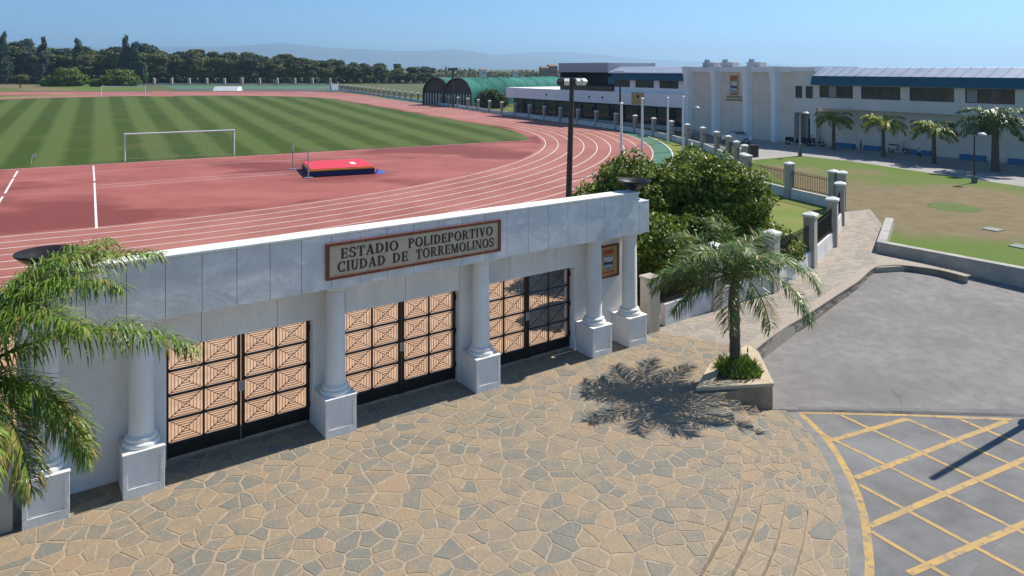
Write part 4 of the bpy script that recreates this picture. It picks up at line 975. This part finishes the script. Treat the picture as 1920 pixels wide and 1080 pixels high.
# right wing: recessed ground floor, projecting upper floor with ribbon windows, blue awning and metal roof
RX0, RX1 = 2.6, 36.0
part('ground_floor_wall', BEIGE, bd, RX0, RX1, .9, 12, -.2, 3.7)
part('floor_slab', PALEB, bd, RX0, RX1, 0, .9, 3.66, 3.78)
wins = [(1536, 1599), (1614, 1688), (1705, 1789), (1809, 1903)]; wx = [(bl(a), bl(c)) for a, c in wins]; wx += [(wx[-1][1] + 1.0, wx[-1][1] + 5.0), (wx[-1][1] + 6, wx[-1][1] + 10)]
part('upper_wall', PALEB, bd, RX0, RX1, .02, .35, 3.782, 4.68)
part('upper_wall', PALEB, bd, RX0, RX1, .02, .35, 5.86, 6.6)
xs_ = [RX0] + [v for q in wx for v in q] + [RX1]
for k in range(0, len(xs_), 2): part('window_pier', PALEB, bd, xs_[k], xs_[k + 1], .02, .35, 4.682, 5.858)
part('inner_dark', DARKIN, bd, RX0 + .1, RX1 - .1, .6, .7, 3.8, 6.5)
for k, (a, c) in enumerate(wx): window(bd, a, c, 4.684, 5.856, .12, 4, [1, None, None, 0, None, None][k])
aw = MB(); aw.add([(RX0 - .1, -.55, 5.9), (RX1, -.55, 5.9), (RX1, -.30, 6.76), (RX0 - .1, -.30, 6.76), (RX0 - .1, .02, 5.9), (RX1, .02, 5.9), (RX1, .02, 6.76), (RX0 - .1, .02, 6.76)], [(0, 1, 2, 3), (4, 0, 3, 7), (1, 5, 6, 2), (3, 2, 6, 7), (0, 4, 5, 1)])
awo = aw.build('blue_awning', BLUEAWN, bd)
for k in range(34):
    x = RX0 + .2 + k * 1.0; MB().add([(x, -.56, 5.9), (x + .05, -.56, 5.9), (x + .05, -.31, 6.75), (x, -.31, 6.75), (x, -.50, 5.9), (x + .05, -.50, 5.9), (x + .05, -.25, 6.75), (x, -.25, 6.75)], [(0, 1, 2, 3), (4, 0, 3, 7), (1, 5, 6, 2), (3, 2, 6, 7)]).build('rib', BLUEAWN, awo)
rf = MB().add([(RX0 - .1, -.38, 6.765), (RX1, -.38, 6.765), (RX1, 1.6, 7.55), (RX0 - .1, 1.6, 7.55), (RX1, 12, 7.6), (RX0 - .1, 12, 7.6), (RX0 - .1, 12, 6.7), (RX1, 12, 6.7)], [(0, 1, 2, 3), (3, 2, 4, 5), (0, 3, 5, 6), (1, 7, 4, 2)]).build('roof', ROOFM, bd)
for k in range(34):
    x = RX0 + .3 + k * 1.0; MB().add([(x, -.38, 6.77), (x + .06, -.38, 6.77), (x + .06, 1.6, 7.555), (x, 1.6, 7.555), (x, -.38, 6.82), (x + .06, -.38, 6.82), (x + .06, 1.6, 7.605), (x, 1.6, 7.605)], [(4, 5, 6, 7), (0, 1, 5, 4), (1, 2, 6, 5), (3, 0, 4, 7), (2, 3, 7, 6)]).build('seam', ROOFM, rf)
for (a, c, z0, z1) in ((1620, 1640, 2.25, 2.95), (1709, 1733, 2.2, 2.95), (1770, 1791, 2.2, 2.9), (1812, 1866, 2.15, 2.95)): window(bd, bl(a, .9), bl(c, .9), z0, z1, .80, 2, 0)
for (a, c) in ((1566, 1600), (1620, 1650), (1705, 1745), (1800, 1845), (1890, 1990)): part('blue_bench_wall', BLUEP, bd, bl(a, .5), bl(c, .5), .35, .895, 0, .42, bevel=.02)
# entrance bay
part('entrance_upper_wall', PALEB, bd, 0, RX0 - .005, .25, .6, 3.1, 7.2)
part('entrance_back_wall', BEIGE, bd, 0, RX0 - .005, 2.2, 2.5, -.1, 3.1)
part('entrance_door', GLASS, bd, .5, 1.5, 2.12, 2.195, 0, 2.4)
part('entrance_pier', PALEB, bd, 1.95, RX0 - .01, .25, 2.1, -.1, 3.098)
part('entrance_ceiling', DARKIN, bd, 0.01, 1.94, .62, 2.19, 3.02, 3.09)
part('entrance_wall', PALEB, bd, 0, .12, .3, 2.19, -.1, 3.01)
for a in (.35, 1.5): window(bd, a, a + .72, 4.55, 5.75, .19, 1)
part('parapet', WHITEB, bd, 0, RX0 - .005, .1, 3, 7.2, 7.62)
# centre: beige blank wall, flared white pilasters, parapet
part('centre_wall', BEIGE, bd, -14.4, -.004, .35, 12, -.2, 7.1)
part('parapet', WHITEB, bd, -14.5, -.004, .05, 12, 7.102, 7.66)
for px in (1289, 1340, 1399, 1452):
    x = bl(px); fm_ = MB(); prof = [(-.25, -.2, .50), (-.22, 3.0, .46), (-.25, 5.0, .48), (-.32, 6.1, .54), (-.45, 6.9, .62), (-.55, 7.7, .68)]
    o = len(fm_.v)
    for (yy_, zz_, hw) in prof: fm_.v += [(x - hw * .55, yy_, zz_), (x + hw * .55, yy_, zz_), (x + hw, .36, zz_), (x - hw, .36, zz_)]
    for i in range(len(prof) - 1):
        for k in range(4): fm_.f.append((o + i * 4 + k, o + i * 4 + (k + 1) % 4, o + (i + 1) * 4 + (k + 1) % 4, o + (i + 1) * 4 + k)); fm_.m.append(0)
    q = o + (len(prof) - 1) * 4; fm_.f.append((q, q + 1, q + 2, q + 3)); fm_.m.append(0); fm_.build('flared_pilaster', WHITEB, bd)
xe = bl(1373)
eb = emblem(bd, 1.5, 2.6, 0, None or (0, 1, 2, 3, 4)); part('emblem_panel', EF, bd, xe - .62, xe + .62, .30, .348, 4.65, 6.75)
eo = eb.build('emblem', [EO, EB, EW, ED, ER], bd, (xe, .298, 5.65))
gold = mat('gold_letters', (.36, .24, .08), rough=.5); gb = MB(); r_ = random.Random(2)
for row in range(2):
    x = xe - 1.05
    while x < xe + 1.05:
        wd = r_.uniform(.10, .17); gb.box(x, x + .05, .30, .348, 4.28 - row * .34, 4.50 - row * .34); gb.box(x + .05, x + wd, .30, .348, 4.44 - row * .34, 4.50 - row * .34); gb.box(x + wd - .04, x + wd, .30, .347, 4.28 - row * .34, 4.43 - row * .34); x += wd + .07
gb.build('gold_lettering', gold, bd)
for px in (1328, 1362, 1412):
    x = bl(px, 4); u = MB().box(x - .9, x + .9, 4, 5.2, 7.66, 8.2).build('roof_plant', GREYMETAL, bd, bevel=.04); MB().box(x - .75, x - .35, 4.2, 4.7, 8.202, 8.55).build('vent', GREYMETAL, u)
# left wing: dark ground floor glazing, white band, upper floor with awning, open terrace
LX = bl(949); TX = bl(1045); MX = bl(1143)
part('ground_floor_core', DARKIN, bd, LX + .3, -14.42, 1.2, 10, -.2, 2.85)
k = 0; x = LX + .6
while x < -16:
    window(bd, x, x + 2.6, .5, 2.6, 1.0, 2); x += 2.9
part('ground_plinth', PALEB, bd, LX + .3, -14.42, .95, 1.18, -.2, .48)
part('white_band', WHITEB, bd, LX, -14.42, 0, 10, 2.852, 4.44, bevel=.02)
part('upper_wall', WHITEB, bd, MX, -14.42, .8, 9, 4.442, 5.05); part('upper_wall', WHITEB, bd, MX, -14.42, .8, 9, 6.02, 6.95)
wl_ = [(1151, 1181), (1191, 1226), (1236, 1272)]; q = [MX] + [v for a, c in wl_ for v in (bl(a, .8), bl(c, .8))] + [-14.42]
for i in range(0, len(q), 2):
    if q[i + 1] > q[i]: part('window_pier', WHITEB, bd, q[i], q[i + 1], .8, 1.2, 5.052, 6.018)
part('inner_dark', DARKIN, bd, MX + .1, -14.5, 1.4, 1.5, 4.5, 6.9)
for a, c in wl_: window(bd, bl(a, .8), min(bl(c, .8), -14.45), 5.054, 6.016, .88, 2)
MB().add([(MX, .2, 6.0), (-14.45, .2, 6.0), (-14.45, .45, 6.85), (MX, .45, 6.85), (MX, .795, 6.0), (-14.45, .795, 6.0), (-14.45, .795, 6.85), (MX, .795, 6.85)], [(0, 1, 2, 3), (4, 0, 3, 7), (1, 5, 6, 2), (3, 2, 6, 7), (0, 4, 5, 1)]).build('blue_awning', BLUEAWN, bd)
MB().add([(MX - .6, .3, 6.96), (-14.45, .3, 6.96), (-14.45, 2.2, 7.7), (MX - .6, 2.2, 7.7), (-14.45, 9, 7.75), (MX - .6, 9, 7.75), (MX - .6, .3, 6.86), (-14.45, .3, 6.86)], [(0, 1, 2, 3), (3, 2, 4, 5), (6, 7, 1, 0)]).build('roof', ROOFM, bd)
part('terrace_roof', mat('terrace_fascia', (.38, .39, .42), rough=.6), bd, TX, MX - .62, .2, 9, 6.95, 8.25, bevel=.03)
part('terrace_back', DARKIN, bd, TX, MX - .02, 3.5, 3.7, 4.445, 6.945); part('terrace_side', DARKIN, bd, TX, TX + .2, .5, 3.49, 4.445, 6.945); part('terrace_parapet_glass', GLASS, bd, TX + .21, MX - .03, .5, .55, 4.445, 5.1)
part('terrace_screen', mat('screen_turquoise', (.05, .30, .36), rough=.4), bd, MX - 4.2, MX - .6, 3.42, 3.49, 5.3, 6.3)
xs2 = bl(1196); part('yellow_sign', EF, bd, xs2 - 1.1, xs2 + 1.1, -.06, -.002, 2.95, 4.45); part('sign_mark', ED, bd, xs2 - .15, xs2 + .25, -.075, -.061, 3.8, 4.15)
for px in (1025, 1105, 1130): xx = bl(px); part('wall_lamp', DARKMETAL, bd, xx - .12, xx + .12, -.12, -.002, 3.5, 3.72)

# ------------------------------------------------------------------ green vaulted halls
vd = Vector((22.5, 31)).normalized(); va = math.atan2(vd.y, vd.x)
def vault(loc, label, length=44, wd=6.9, hs=2.4, ht=5.45):
    e = empty('vaulted_hall', (*loc, 0), va, label, 'hall', 'green vaulted halls'); N = 18; mb = MB()
    arc = [(0, -wd / 2, 0)] + [(0, -wd / 2 * math.cos(math.pi * i / N), hs + (ht - hs) * math.sin(math.pi * i / N)) for i in range(N + 1)] + [(0, wd / 2, 0)]
    strip_mesh(mb, arc, [(length, p[1], p[2]) for p in arc]); mb.build('membrane', VAULT, e, smooth=50)
    for k in range(0, 12):
        x = k * length / 11.0; t = MB(); t.tube([(x, p[1] * 1.008, p[2] * 1.006) for p in arc], .03 if k else .18, 6); t.build('arch_rib', VAULT if k else DARKMETAL, e)
    end = MB(); a2 = [p for p in arc if p[2] >= hs - .01]; end.add([(.25, p[1], p[2]) for p in a2], [tuple(range(len(a2)))]); end.build('gable', mat('gable_dark', (.07, .05, .05), (.10, .08, .07), .8, .5), e)
    for k in range(9): 
        y = -wd / 2 + wd * (k + .5) / 9; MB().box(.1, .25, y - .10, y + .10, 0, hs - .02).build('gable_post', PALEB, e)
    MB().box(.3, .4, -wd / 2 + .1, wd / 2 - .1, 0, hs - .02).build('gable_mesh', mat('gable_green', (.03, .07, .05), (.06, .10, .08), .8, .6), e); return e
v0 = Vector((-10.8, 142)); vn = Vector((-vd.y, vd.x))
vault(v0, 'green vaulted hall nearer the white wing of the sports building'); vault(v0 + vn * 7.0 + vd * 1.5, 'green vaulted hall nearer the pine wood')

# ------------------------------------------------------------------ small things in front of the building
def road_palm(px, py, crown_y, label, mats, n=15, L_=1.9, r0=.17, seed=1):
    b0 = G(px, py); hgt = (py - crown_y) * b0.y / F; q = random.Random(seed); fr = []
    ms = [frond_mesh(L_, R(e_), R(d_), n=34, lf=.55, seed=seed * 10 + k, hang=.5, mats=mats, tipdry=.3, wl=.034) for k, (e_, d_) in enumerate(((55, 95), (30, 95), (5, 75)))]
    for k in range(n): fr.append((k * 2.399 + q.uniform(-.2, .2), ms[k % 3], 0))
    palm(b0, hgt, r0, r0 * .7, fr, label, mats=mats)
road_palm(1563, 281, 224, 'small bright palm nearest the building entrance', [PALMG, PALM2, PALM1], seed=3, L_=1.8)
road_palm(1656, 294, 232, 'small yellowing palm along the building front', [PALMG, PALMY, PALMY], seed=4, L_=1.9)
road_palm(1751, 307, 245, 'small green palm between the yellowing palm and the big dark one', [PALMG, PALM2, PALM1], seed=5, L_=1.8)
road_palm(1866, 321, 228, 'big dark spreading palm at the far right of the building front', [PALM3, PALM1, PALM3], n=34, L_=2.7, r0=.27, seed=6)
def person(px, py, hpx, label, shirt, trousers, arm=.1, stride=.12, rz=0):
    b0 = G(px, py); s_ = hpx * b0.y / F / 1.75; e = empty('person', b0, rz, label, 'person', None); e.scale = (s_, s_, s_)
    def skin(name, verts, edges, rad, m, par):
        me = bpy.data.meshes.new(name); me.from_pydata(verts, edges, []); me.materials.append(m); o = link(name, me, par)
        md = o.modifiers.new('skin', 'SKIN'); ss = o.modifiers.new('sub', 'SUBSURF'); ss.levels = 1; ss.render_levels = 1; md.use_smooth_shade = True
        for k, v in enumerate(me.skin_vertices[0].data): v.radius = rad[k]; v.use_root = (k == 0)
        return o
    SK = mat('skin_tone', (.42, .26, .18), rough=.6)
    V = [(0, 0, .95), (0, 0, 1.2), (0, 0, 1.42), (0, 0, 1.52), (0, .02, 1.62), (0, .02, 1.72), (.09, 0, .9), (.10, stride, .5), (.10, stride * 1.1, .08), (.10, stride * 1.1 + .12, .03), (-.09, 0, .9), (-.10, -stride, .5), (-.10, -stride * 1.2, .08), (-.10, -stride * 1.2 + .12, .03),
         (.19, 0, 1.40), (.24 + arm, .02, 1.15), (.24 + arm, .10, .88), (-.19, 0, 1.40), (-.24 - arm, .02, 1.15), (-.24 - arm, .10, .88)]
    E_ = [(0, 1), (1, 2), (2, 3), (3, 4), (4, 5), (0, 6), (6, 7), (7, 8), (8, 9), (0, 10), (10, 11), (11, 12), (12, 13), (2, 14), (14, 15), (15, 16), (2, 17), (17, 18), (18, 19)]
    rd = [(.15, .11), (.15, .10), (.14, .10), (.06, .06), (.085, .095), (.07, .08), (.10, .10), (.07, .07), (.05, .05), (.045, .03), (.10, .10), (.07, .07), (.05, .05), (.045, .03), (.065, .065), (.05, .05), (.035, .035), (.065, .065), (.05, .05), (.035, .035)]
    skin('body', V, E_, rd, SK, e)
    skin('shirt', [(0, 0, .98), (0, 0, 1.2), (0, 0, 1.43), (.19, 0, 1.405), (.22 + arm * .6, .01, 1.24), (-.19, 0, 1.405), (-.22 - arm * .6, .01, 1.24)], [(0, 1), (1, 2), (2, 3), (3, 4), (2, 5), (5, 6)], [(.165, .125), (.165, .115), (.15, .112), (.08, .08), (.066, .066), (.08, .08), (.066, .066)], shirt, e)
    skin('trousers', [(0, 0, .98), (.09, 0, .9), (.10, stride, .5), (.10, stride * 1.1, .12), (-.09, 0, .9), (-.10, -stride, .5), (-.10, -stride * 1.2, .12)], [(0, 1), (1, 2), (2, 3), (0, 4), (4, 5), (5, 6)], [(.16, .12), (.115, .115), (.085, .085), (.068, .068), (.115, .115), (.085, .085), (.068, .068)], trousers, e)
    MB().lathe([(.03, 1.62), (.095, 1.64), (.105, 1.70), (.08, 1.77), (.02, 1.795)], 12, cy=-.01).build('hair', DARKMETAL, e, smooth=60)
NAVY = mat('navy_cloth', (.02, .025, .05), rough=.9); WCL = mat('white_cloth', (.7, .7, .7), rough=.9); BCL = mat('black_cloth', (.015, .015, .018), rough=.9); DEN = mat('denim', (.05, .08, .16), rough=.9)
person(1614, 281, 19, 'person in dark top standing at the wall between two small palms', NAVY, DEN, rz=.8)
person(1724, 297, 20, 'person in white shirt and dark trousers walking by the blue benches', WCL, BCL, rz=2.0)
person(1697, 287, 16, 'person in dark clothes beside the blue bench wall near the parked scooter', BCL, NAVY, rz=.4)
def scooter(px, py, rz, label, m):
    b0 = G(px, py); e = empty('parked_scooter', b0, rz, label, 'scooter', 'scooters parked at the building')
    for x in (-.62, .62):
        t = MB(); t.tube([(x + .2 * math.cos(a), 0, .24 + .2 * math.sin(a)) for a in np.linspace(0, 2 * math.pi, 15)], .055, 6, cap=False); wh = t.build('wheel', BCL, e); MB().box(x - .06, x + .06, -.04, .04, .18, .30).build('rim', GREYMETAL, wh)
    MB().add([(-.85, -.13, .45), (-.1, -.15, .30), (.35, -.12, .28), (.5, -.06, .9), (-.85, .13, .45), (-.1, .15, .30), (.35, .12, .28), (.5, .06, .9), (-.8, -.12, .68), (-.05, -.12, .66), (-.8, .12, .68), (-.05, .12, .66), (.30, -.14, .36), (.30, .14, .36)], [(0, 1, 9, 8), (4, 10, 11, 5), (0, 8, 10, 4), (8, 9, 11, 10), (1, 12, 13, 5), (1, 2, 12), (5, 13, 6), (12, 2, 3), (13, 7, 6), (12, 3, 7, 13), (2, 6, 7, 3), (1, 5, 6, 2), (9, 1, 5, 11)]).build('body', m, e)
    MB().box(-.78, -.08, -.12, .12, .682, .76).build('seat', BCL, e, bevel=.03); MB().tube([(.42, -.32, 1.02), (.48, 0, .98), (.42, .32, 1.02)], .02, 6).build('handlebar', BCL, e); MB().bar((.62, 0, .25), (.48, 0, .98), .06).build('fork', GREYMETAL, e)
scooter(1488, 272, -.9, 'dark scooter parked left in the entrance shade', BCL); scooter(1512, 273, -.8, 'dark scooter parked right of the entrance pier', NAVY)
scooter(1529, 274, -.7, 'dark scooter parked beside the first small palm', BCL); scooter(1684, 287, -.9, 'scooter parked against the blue bench wall', GREYMETAL)
# car
b0 = G(1381, 268); e = empty('parked_car', (b0.x, b0.y, 0), R(-18), 'silver hatchback car parked before the blank wall behind the fence', 'car')
SIL = mat('car_silver', (.42, .44, .47), rough=.25, metal=.6)
prof = [(-1.45, .28), (-1.45, .62), (-1.35, .80), (-.95, .86), (-.55, 1.22), (.65, 1.24), (1.15, .92), (1.38, .85), (1.45, .55), (1.42, .28)]
mb = MB(); n_ = len(prof); hw = [.66 if z < .9 else .52 for _, z in prof]
mb.add([(p[0], -hw[i], p[1]) for i, p in enumerate(prof)] + [(p[0], hw[i], p[1]) for i, p in enumerate(prof)], [tuple(range(n_))[::1], tuple(range(2 * n_ - 1, n_ - 1, -1))] + [(i, n_ + i, n_ + (i + 1) % n_, (i + 1) % n_) for i in range(n_)]); mb.build('body', SIL, e, bevel=.04)
MB().add([(-.88, -.62, .90), (-.50, -.545, 1.18), (.60, -.545, 1.19), (1.02, -.62, .92)], [(0, 3, 2, 1)]).build('side_window', GLASS, e); MB().add([(-.88, .62, .90), (-.50, .545, 1.18), (.60, .545, 1.19), (1.02, .62, .92)], [(0, 1, 2, 3)]).build('side_window', GLASS, e)
MB().add([(-.97, -.54, .89), (-.97, .54, .89), (-.58, .46, 1.22), (-.58, -.46, 1.22)], [(0, 3, 2, 1)]).build('windscreen', GLASS, e)
for x in (-.92, .92):
    for y in (-.60, .60):
        t = MB(); t.tube([(x, y - .08, .27), (x, y + .08, .27)], .27, 16); wh = t.build('wheel', BCL, e); t = MB(); t.tube([(x, y - .09, .27), (x, y + .09, .27)], .16, 12); t.build('rim', GREYMETAL, wh)
for y in (-.48, .48): MB().box(-1.475, -1.44, y - .12, y + .12, .60, .72).build('headlight', WHITEMETAL, e, bevel=.01)

# ------------------------------------------------------------------ woods
def crown_mesh(seed, w_, h, mats, n=2600, size=.55, flat=.5, mw=(.55, .45)):
    q = random.Random(seed); lobes = []
    for i in range(20):
        a = q.uniform(0, 6.28); d = q.random() ** .6; z = h * q.uniform(.28, .86); k = w_ * q.uniform(.30, .48); f_ = 1.1 - .65 * abs(z / h - .55) * 2 * .6
        lobes.append((math.cos(a) * d * w_ * .62 * f_, math.sin(a) * d * w_ * .62 * f_, z, k, k, k * flat, k * k))
    return leaf_cloud(lobes, n, size, mw, seed, shell=.45, mats=mats, ratio=.6)
WOODC = [mat('wood_leaf_a', (0.12, 0.135, 0.02), (0.15, 0.16, 0.03), 0.7, 0.1), PINE[0]]
pine_me = [crown_mesh(50, 5.6, 13, WOODC, n=7000, size=.38, flat=.75), crown_mesh(51, 4.4, 15, CASU, n=7000, size=.36, flat=.9)] + [crown_mesh(40 + k, 5.2, 14, PINE, n=8000, size=.36, flat=.6) for k in range(5)]
tr_me = [MB().tube([(0, 0, 0), (.15 * k, 0, 4), (-.1, .2, 8), (.1, 0, 11)], [.32, .25, .2, .1], 7).tube([(0, 0, 5), (1.4, .6, 8)], [.13, .05], 5).tube([(-.05, .1, 6), (-1.5, -.4, 9)], [.13, .05], 5).mesh('trunk', BARK) for k in range(5)]
prof_t = [(-200, 70), (0, 72), (60, 84), (120, 88), (200, 84), (260, 88), (330, 92), (400, 93), (470, 96), (540, 101), (600, 108), (650, 112), (700, 113), (740, 120), (790, 124), (830, 130)]
r_ = random.Random(77)
def add_tree(name, me, tme, loc, sc, rz, label, group):
    e = empty(name, loc, rz, label, 'tree', group); e.scale = sc
    link('trunk', tme, e); link('crown', me, e); return e
k = 0
for row, (Z0, dy, st) in enumerate(((352, 11, 25), (374, 4, 27), (398, -1, 25))):
    px = -120 + row * 9
    while px < 812:
        Z = Z0 + r_.uniform(-6, 6); yt = interp(px, prof_t) + dy + r_.uniform(-3, 5); X = (px - CX) / F * Z; hgt = max(6.0, CH + (HY - yt) * Z / F); s_ = hgt / 13.6
        wsc = r_.uniform(.95, 1.6) * max(.75, min(1.15, s_))
        lab = ['dark pine in the front row of the wood beyond the track', 'dark pine in the middle row of the wood beyond the track', 'dark pine in the back row of the wood beyond the track'][row]
        add_tree('pine_tree', pine_me[r_.choice((0, 1, 2, 3, 4, 5, 6, 2, 3, 4, 5, 6))], tr_me[k % 5], (X, Z, 0), (wsc, wsc, s_), r_.uniform(0, 6.28), lab, ['front row of the pine wood', 'middle row of the pine wood', 'back row of the pine wood'][row]); k += 1; px += st * r_.uniform(.8, 1.25)
# undergrowth closing the trunk zone
ug = []
for px in range(-140, 800, 16): ug.append(((px - CX) / F * 362, 362, 1.6, 3.2, 2.6, 2.6 + r_.uniform(0, 1.5), 1))
struct(link('wood_undergrowth', leaf_cloud(ug, 15000, .6, (.2, .8), 9, mats=PINE, name='wood_undergrowth')), 'stuff')
# taller feathery trees standing out of the wood
def cas_mesh(seed):
    q = random.Random(seed); lobes = []
    for i in range(16):
        z = 3 + 15 * i / 15; k = 2.6 * (1 - ((z - 3) / 17) ** 1.3) + .35; lobes.append((q.uniform(-.8, .8), q.uniform(-.8, .8), z, k, k, 1.5, k))
    return leaf_cloud(lobes, 3600, .55, (.5, .5), seed, shell=.35, droop=.7, mats=CASU, ratio=.35)
cas = [cas_mesh(60), cas_mesh(61)]; ctr = MB().tube([(0, 0, 0), (.1, .1, 9), (0, 0, 18)], [.35, .22, .06], 7).mesh('trunk', BARK)
for i, (px, yt, lab) in enumerate(((8, 63, 'tall feathery tree at the left edge of the wood'), (80, 73, 'tall feathery tree second from the left edge'), (146, 75, 'tall feathery tree third from the left edge'), (236, 70, 'tallest dark feathery tree behind the round bushes'), (252, 80, 'slightly lower feathery tree leaning beside the tallest one'))):
    Z = 345; add_tree('feathery_tree', cas[i % 2], ctr, ((px - CX) / F * Z, Z, 0), (1.15, 1.15, (CH + (HY - yt) * Z / F) / 18.6), i * 1.3, lab, 'tall feathery trees in the wood')
tall = MB().tube([(0, 0, 0), (0, 0, 8)], [.2, .05], 6).mesh('trunk', BARK); wl_m = leaf_cloud([(0, 0, 3.2 + k * 1.2, 1.7 - .15 * k, 1.7 - .15 * k, 1.6, 1) for k in range(5)], 2200, .4, (.5, .5), 71, droop=.9, mats=[mat('willow_a', (.06, .13, .05), (.09, .17, .07), .7, .5), CASU[0]], ratio=.35)
add_tree('willow_tree', wl_m, tall, ((270 - CX) / F * 310, 310, 0), (1, 1, 1.05), 0, 'slender pale green weeping tree beside the far goal', None)
bm1 = leaf_cloud([(0, 0, 2.6, 4.6, 4.2, 3.0, 3), (2.6, 0, 2.0, 3, 3, 2.2, 1), (-2.6, .5, 1.9, 3, 3, 2.1, 1)], 5200, .40, (.6, .4), 81, mats=[LEAF[0], LEAF[1]]); btr = MB().tube([(0, 0, 0), (0, 0, 2)], [.3, .15], 6).mesh('trunk', BARK)
for (px, Z, s_, lab) in ((126, 300, 1.45, 'round bright bush at the edge of the far lawn'), (226, 300, 1.35, 'darker round bush right of the bright round bush'), (88, 305, .62, 'small shrub left of the bright round bush'), (180, 298, .6, 'low shrub between the two round bushes')):
    add_tree('round_bush', bm1, btr, ((px - CX) / F * Z, Z, 0), (s_, s_, s_ * .92), px * .1, lab, 'bushes at the wood edge')
add_tree('small_tree', leaf_cloud([(0, 0, 3.1, 2.3, 2.3, 1.1, 1), (.8, 0, 3.6, 1.5, 1.5, .8, 1)], 1500, .34, (.6, .4), 83, mats=PINE), MB().tube([(0, 0, 0), (0, 0, 3)], [.25, .15], 6).mesh('trunk', BARK), ((38 - CX) / F * 270, 270, 0), (1.1, 1.1, 1.2), 0, 'small umbrella shaped tree alone on the far lawn', None)
# hedges by the vaults, distant low wood, town
hv = leaf_cloud([((x - CX) / F * 136, 136, 1.3, 1.6, 1.2, 1.6 + .5 * math.sin(x), 1) for x in range(905, 945, 7)], 5000, .2, (.5, .5), 91, mats=[LEAF[1], PINE[1]], name='crown')
e = empty('hedge', (0, 0, 0), 0, 'dark hedge between the vaults and the white wing', 'hedge'); link('foliage', hv, e)
struct(link('far_wood', leaf_cloud([((x - CX) / F * 620 + r_.uniform(-6, 6), 620 + r_.uniform(-25, 25), r_.uniform(0, 1.5), 12, 8, 3.2 + r_.uniform(0, 2.2) + (3 if x < 890 else 0), 1) for x in range(780, 1330, 9)], 9000, 1.2, (.6, .4), 95, mats=[mat('far_green_a', (.09, .105, .03), (.12, .12, .04), .9, .05), PINE[0]], name='far_wood')), 'stuff')
TOWN = [mat('town_white', (.66, .62, .58), rough=.9), mat('town_terracotta', (.22, .15, .12), (.26, .18, .15), .9, .3), mat('town_roof', (.25, .17, .14), rough=.9)]
for i, (px, wpx, ytop, Z, mi, lab) in enumerate(((907, 12, 129.5, 560, 0, 'distant white house on the low wooded ridge'), (968, 9, 131.5, 560, 0, 'distant small white house right of the other on the ridge'), (1022, 14, 125.5, 420, 1, 'distant brown house block left of the building roof'), (1038, 16, 122, 430, 1, 'distant taller brown house block touching the building roof'))):
    X = (px - CX) / F * Z; w2 = wpx * Z / F; zt = CH - (ytop - HY) * Z / F; e = empty('distant_house', (X, Z, 0), .3, lab, 'house', 'distant houses'); MB().box(-w2 / 2, w2 / 2, 0, w2, -1, zt - .6).build('wall', TOWN[mi], e); MB().add([(-w2 / 2 - .3, -.3, zt - .6), (w2 / 2 + .3, -.3, zt - .6), (w2 / 2 + .3, w2 + .3, zt - .6), (-w2 / 2 - .3, w2 + .3, zt - .6), (-w2 / 2, w2 / 2, zt + .5), (w2 / 2, w2 / 2, zt + .5)], [(0, 1, 5, 4), (2, 3, 4, 5), (3, 0, 4), (1, 2, 5)]).build('roof', TOWN[2], e)
    for k in range(3): MB().box(-w2 * .35 + k * w2 * .3, -w2 * .35 + k * w2 * .3 + w2 * .13, -.05, -.002, zt * .45, zt * .45 + 1.2).build('window', GLASS, e)

# ------------------------------------------------------------------ mountains across the bay and the air between
MTN = mat('mountain_rock', (.07, .075, .06), (.10, .10, .08), .95, .004, detail=8)
def ridge(name, tab, Z, depth):
    xs_ = np.arange(tab[0][0], tab[-1][0] + 1, 6.0); r = np.random.default_rng(int(Z)); top_ = np.interp(xs_, [a for a, _ in tab], [b_ for _, b_ in tab]); nn_ = np.convolve(r.normal(size=len(xs_)), np.ones(3) / 3, 'same') * .5; top_ += nn_
    rows = [(-1, 0), (-.7, .28), (-.4, .55), (-.15, .86), (0, 1), (.3, .7), (1, 0)]; V = []; 
    for (dy_, fz) in rows:
        for x_, yt in zip(xs_, top_):
            zt = CH + (HY - yt) * Z / F; z = -20 + (zt + 20) * fz * (1 + (r.normal() * .05 if 0 < fz < 1 else 0)); yy_ = Z + dy_ * depth; V.append(((x_ - CX) / F * Z + (r.normal() * 12 if 0 < fz < 1 else 0), yy_, z))
    n_ = len(xs_); Fc = [(i * n_ + k, i * n_ + k + 1, (i + 1) * n_ + k + 1, (i + 1) * n_ + k) for i in range(len(rows) - 1) for k in range(n_ - 1)]
    mb = MB(); mb.add(V, Fc); o = mb.build(name, MTN, smooth=80); return struct(o)
ridge('hills', [(-400, 100), (-100, 92), (100, 88), (250, 91), (330, 87), (420, 88), (480, 83), (520, 80.5), (560, 84), (620, 90), (680, 92), (740, 95), (790, 96), (825, 94), (852, 92), (880, 95), (930, 103), (1000, 109), (1100, 116), (1250, 124), (1400, 130)], 11000, 900)
ridge('hills', [(700, 124), (850, 108), (950, 101), (1000, 98), (1040, 96.5), (1090, 99), (1150, 105), (1230, 112), (1330, 116), (1500, 122), (1700, 130)], 14000, 700)
HZ = bpy.data.materials.new('haze_air'); HZ.use_nodes = True; hn = HZ.node_tree.nodes; hn.remove(hn['Principled BSDF']); pv = hn.new('ShaderNodeVolumePrincipled')
pv.inputs['Color'].default_value = (.52, .77, 1.0, 1); pv.inputs['Density'].default_value = 1.6e-4; pv.inputs['Anisotropy'].default_value = 0.35
HZ.node_tree.links.new(pv.outputs[0], hn['Material Output'].inputs['Volume'])
struct(MB().box(-16000, 16000, -310, 15500, -22, 410).build('haze', HZ), 'stuff')
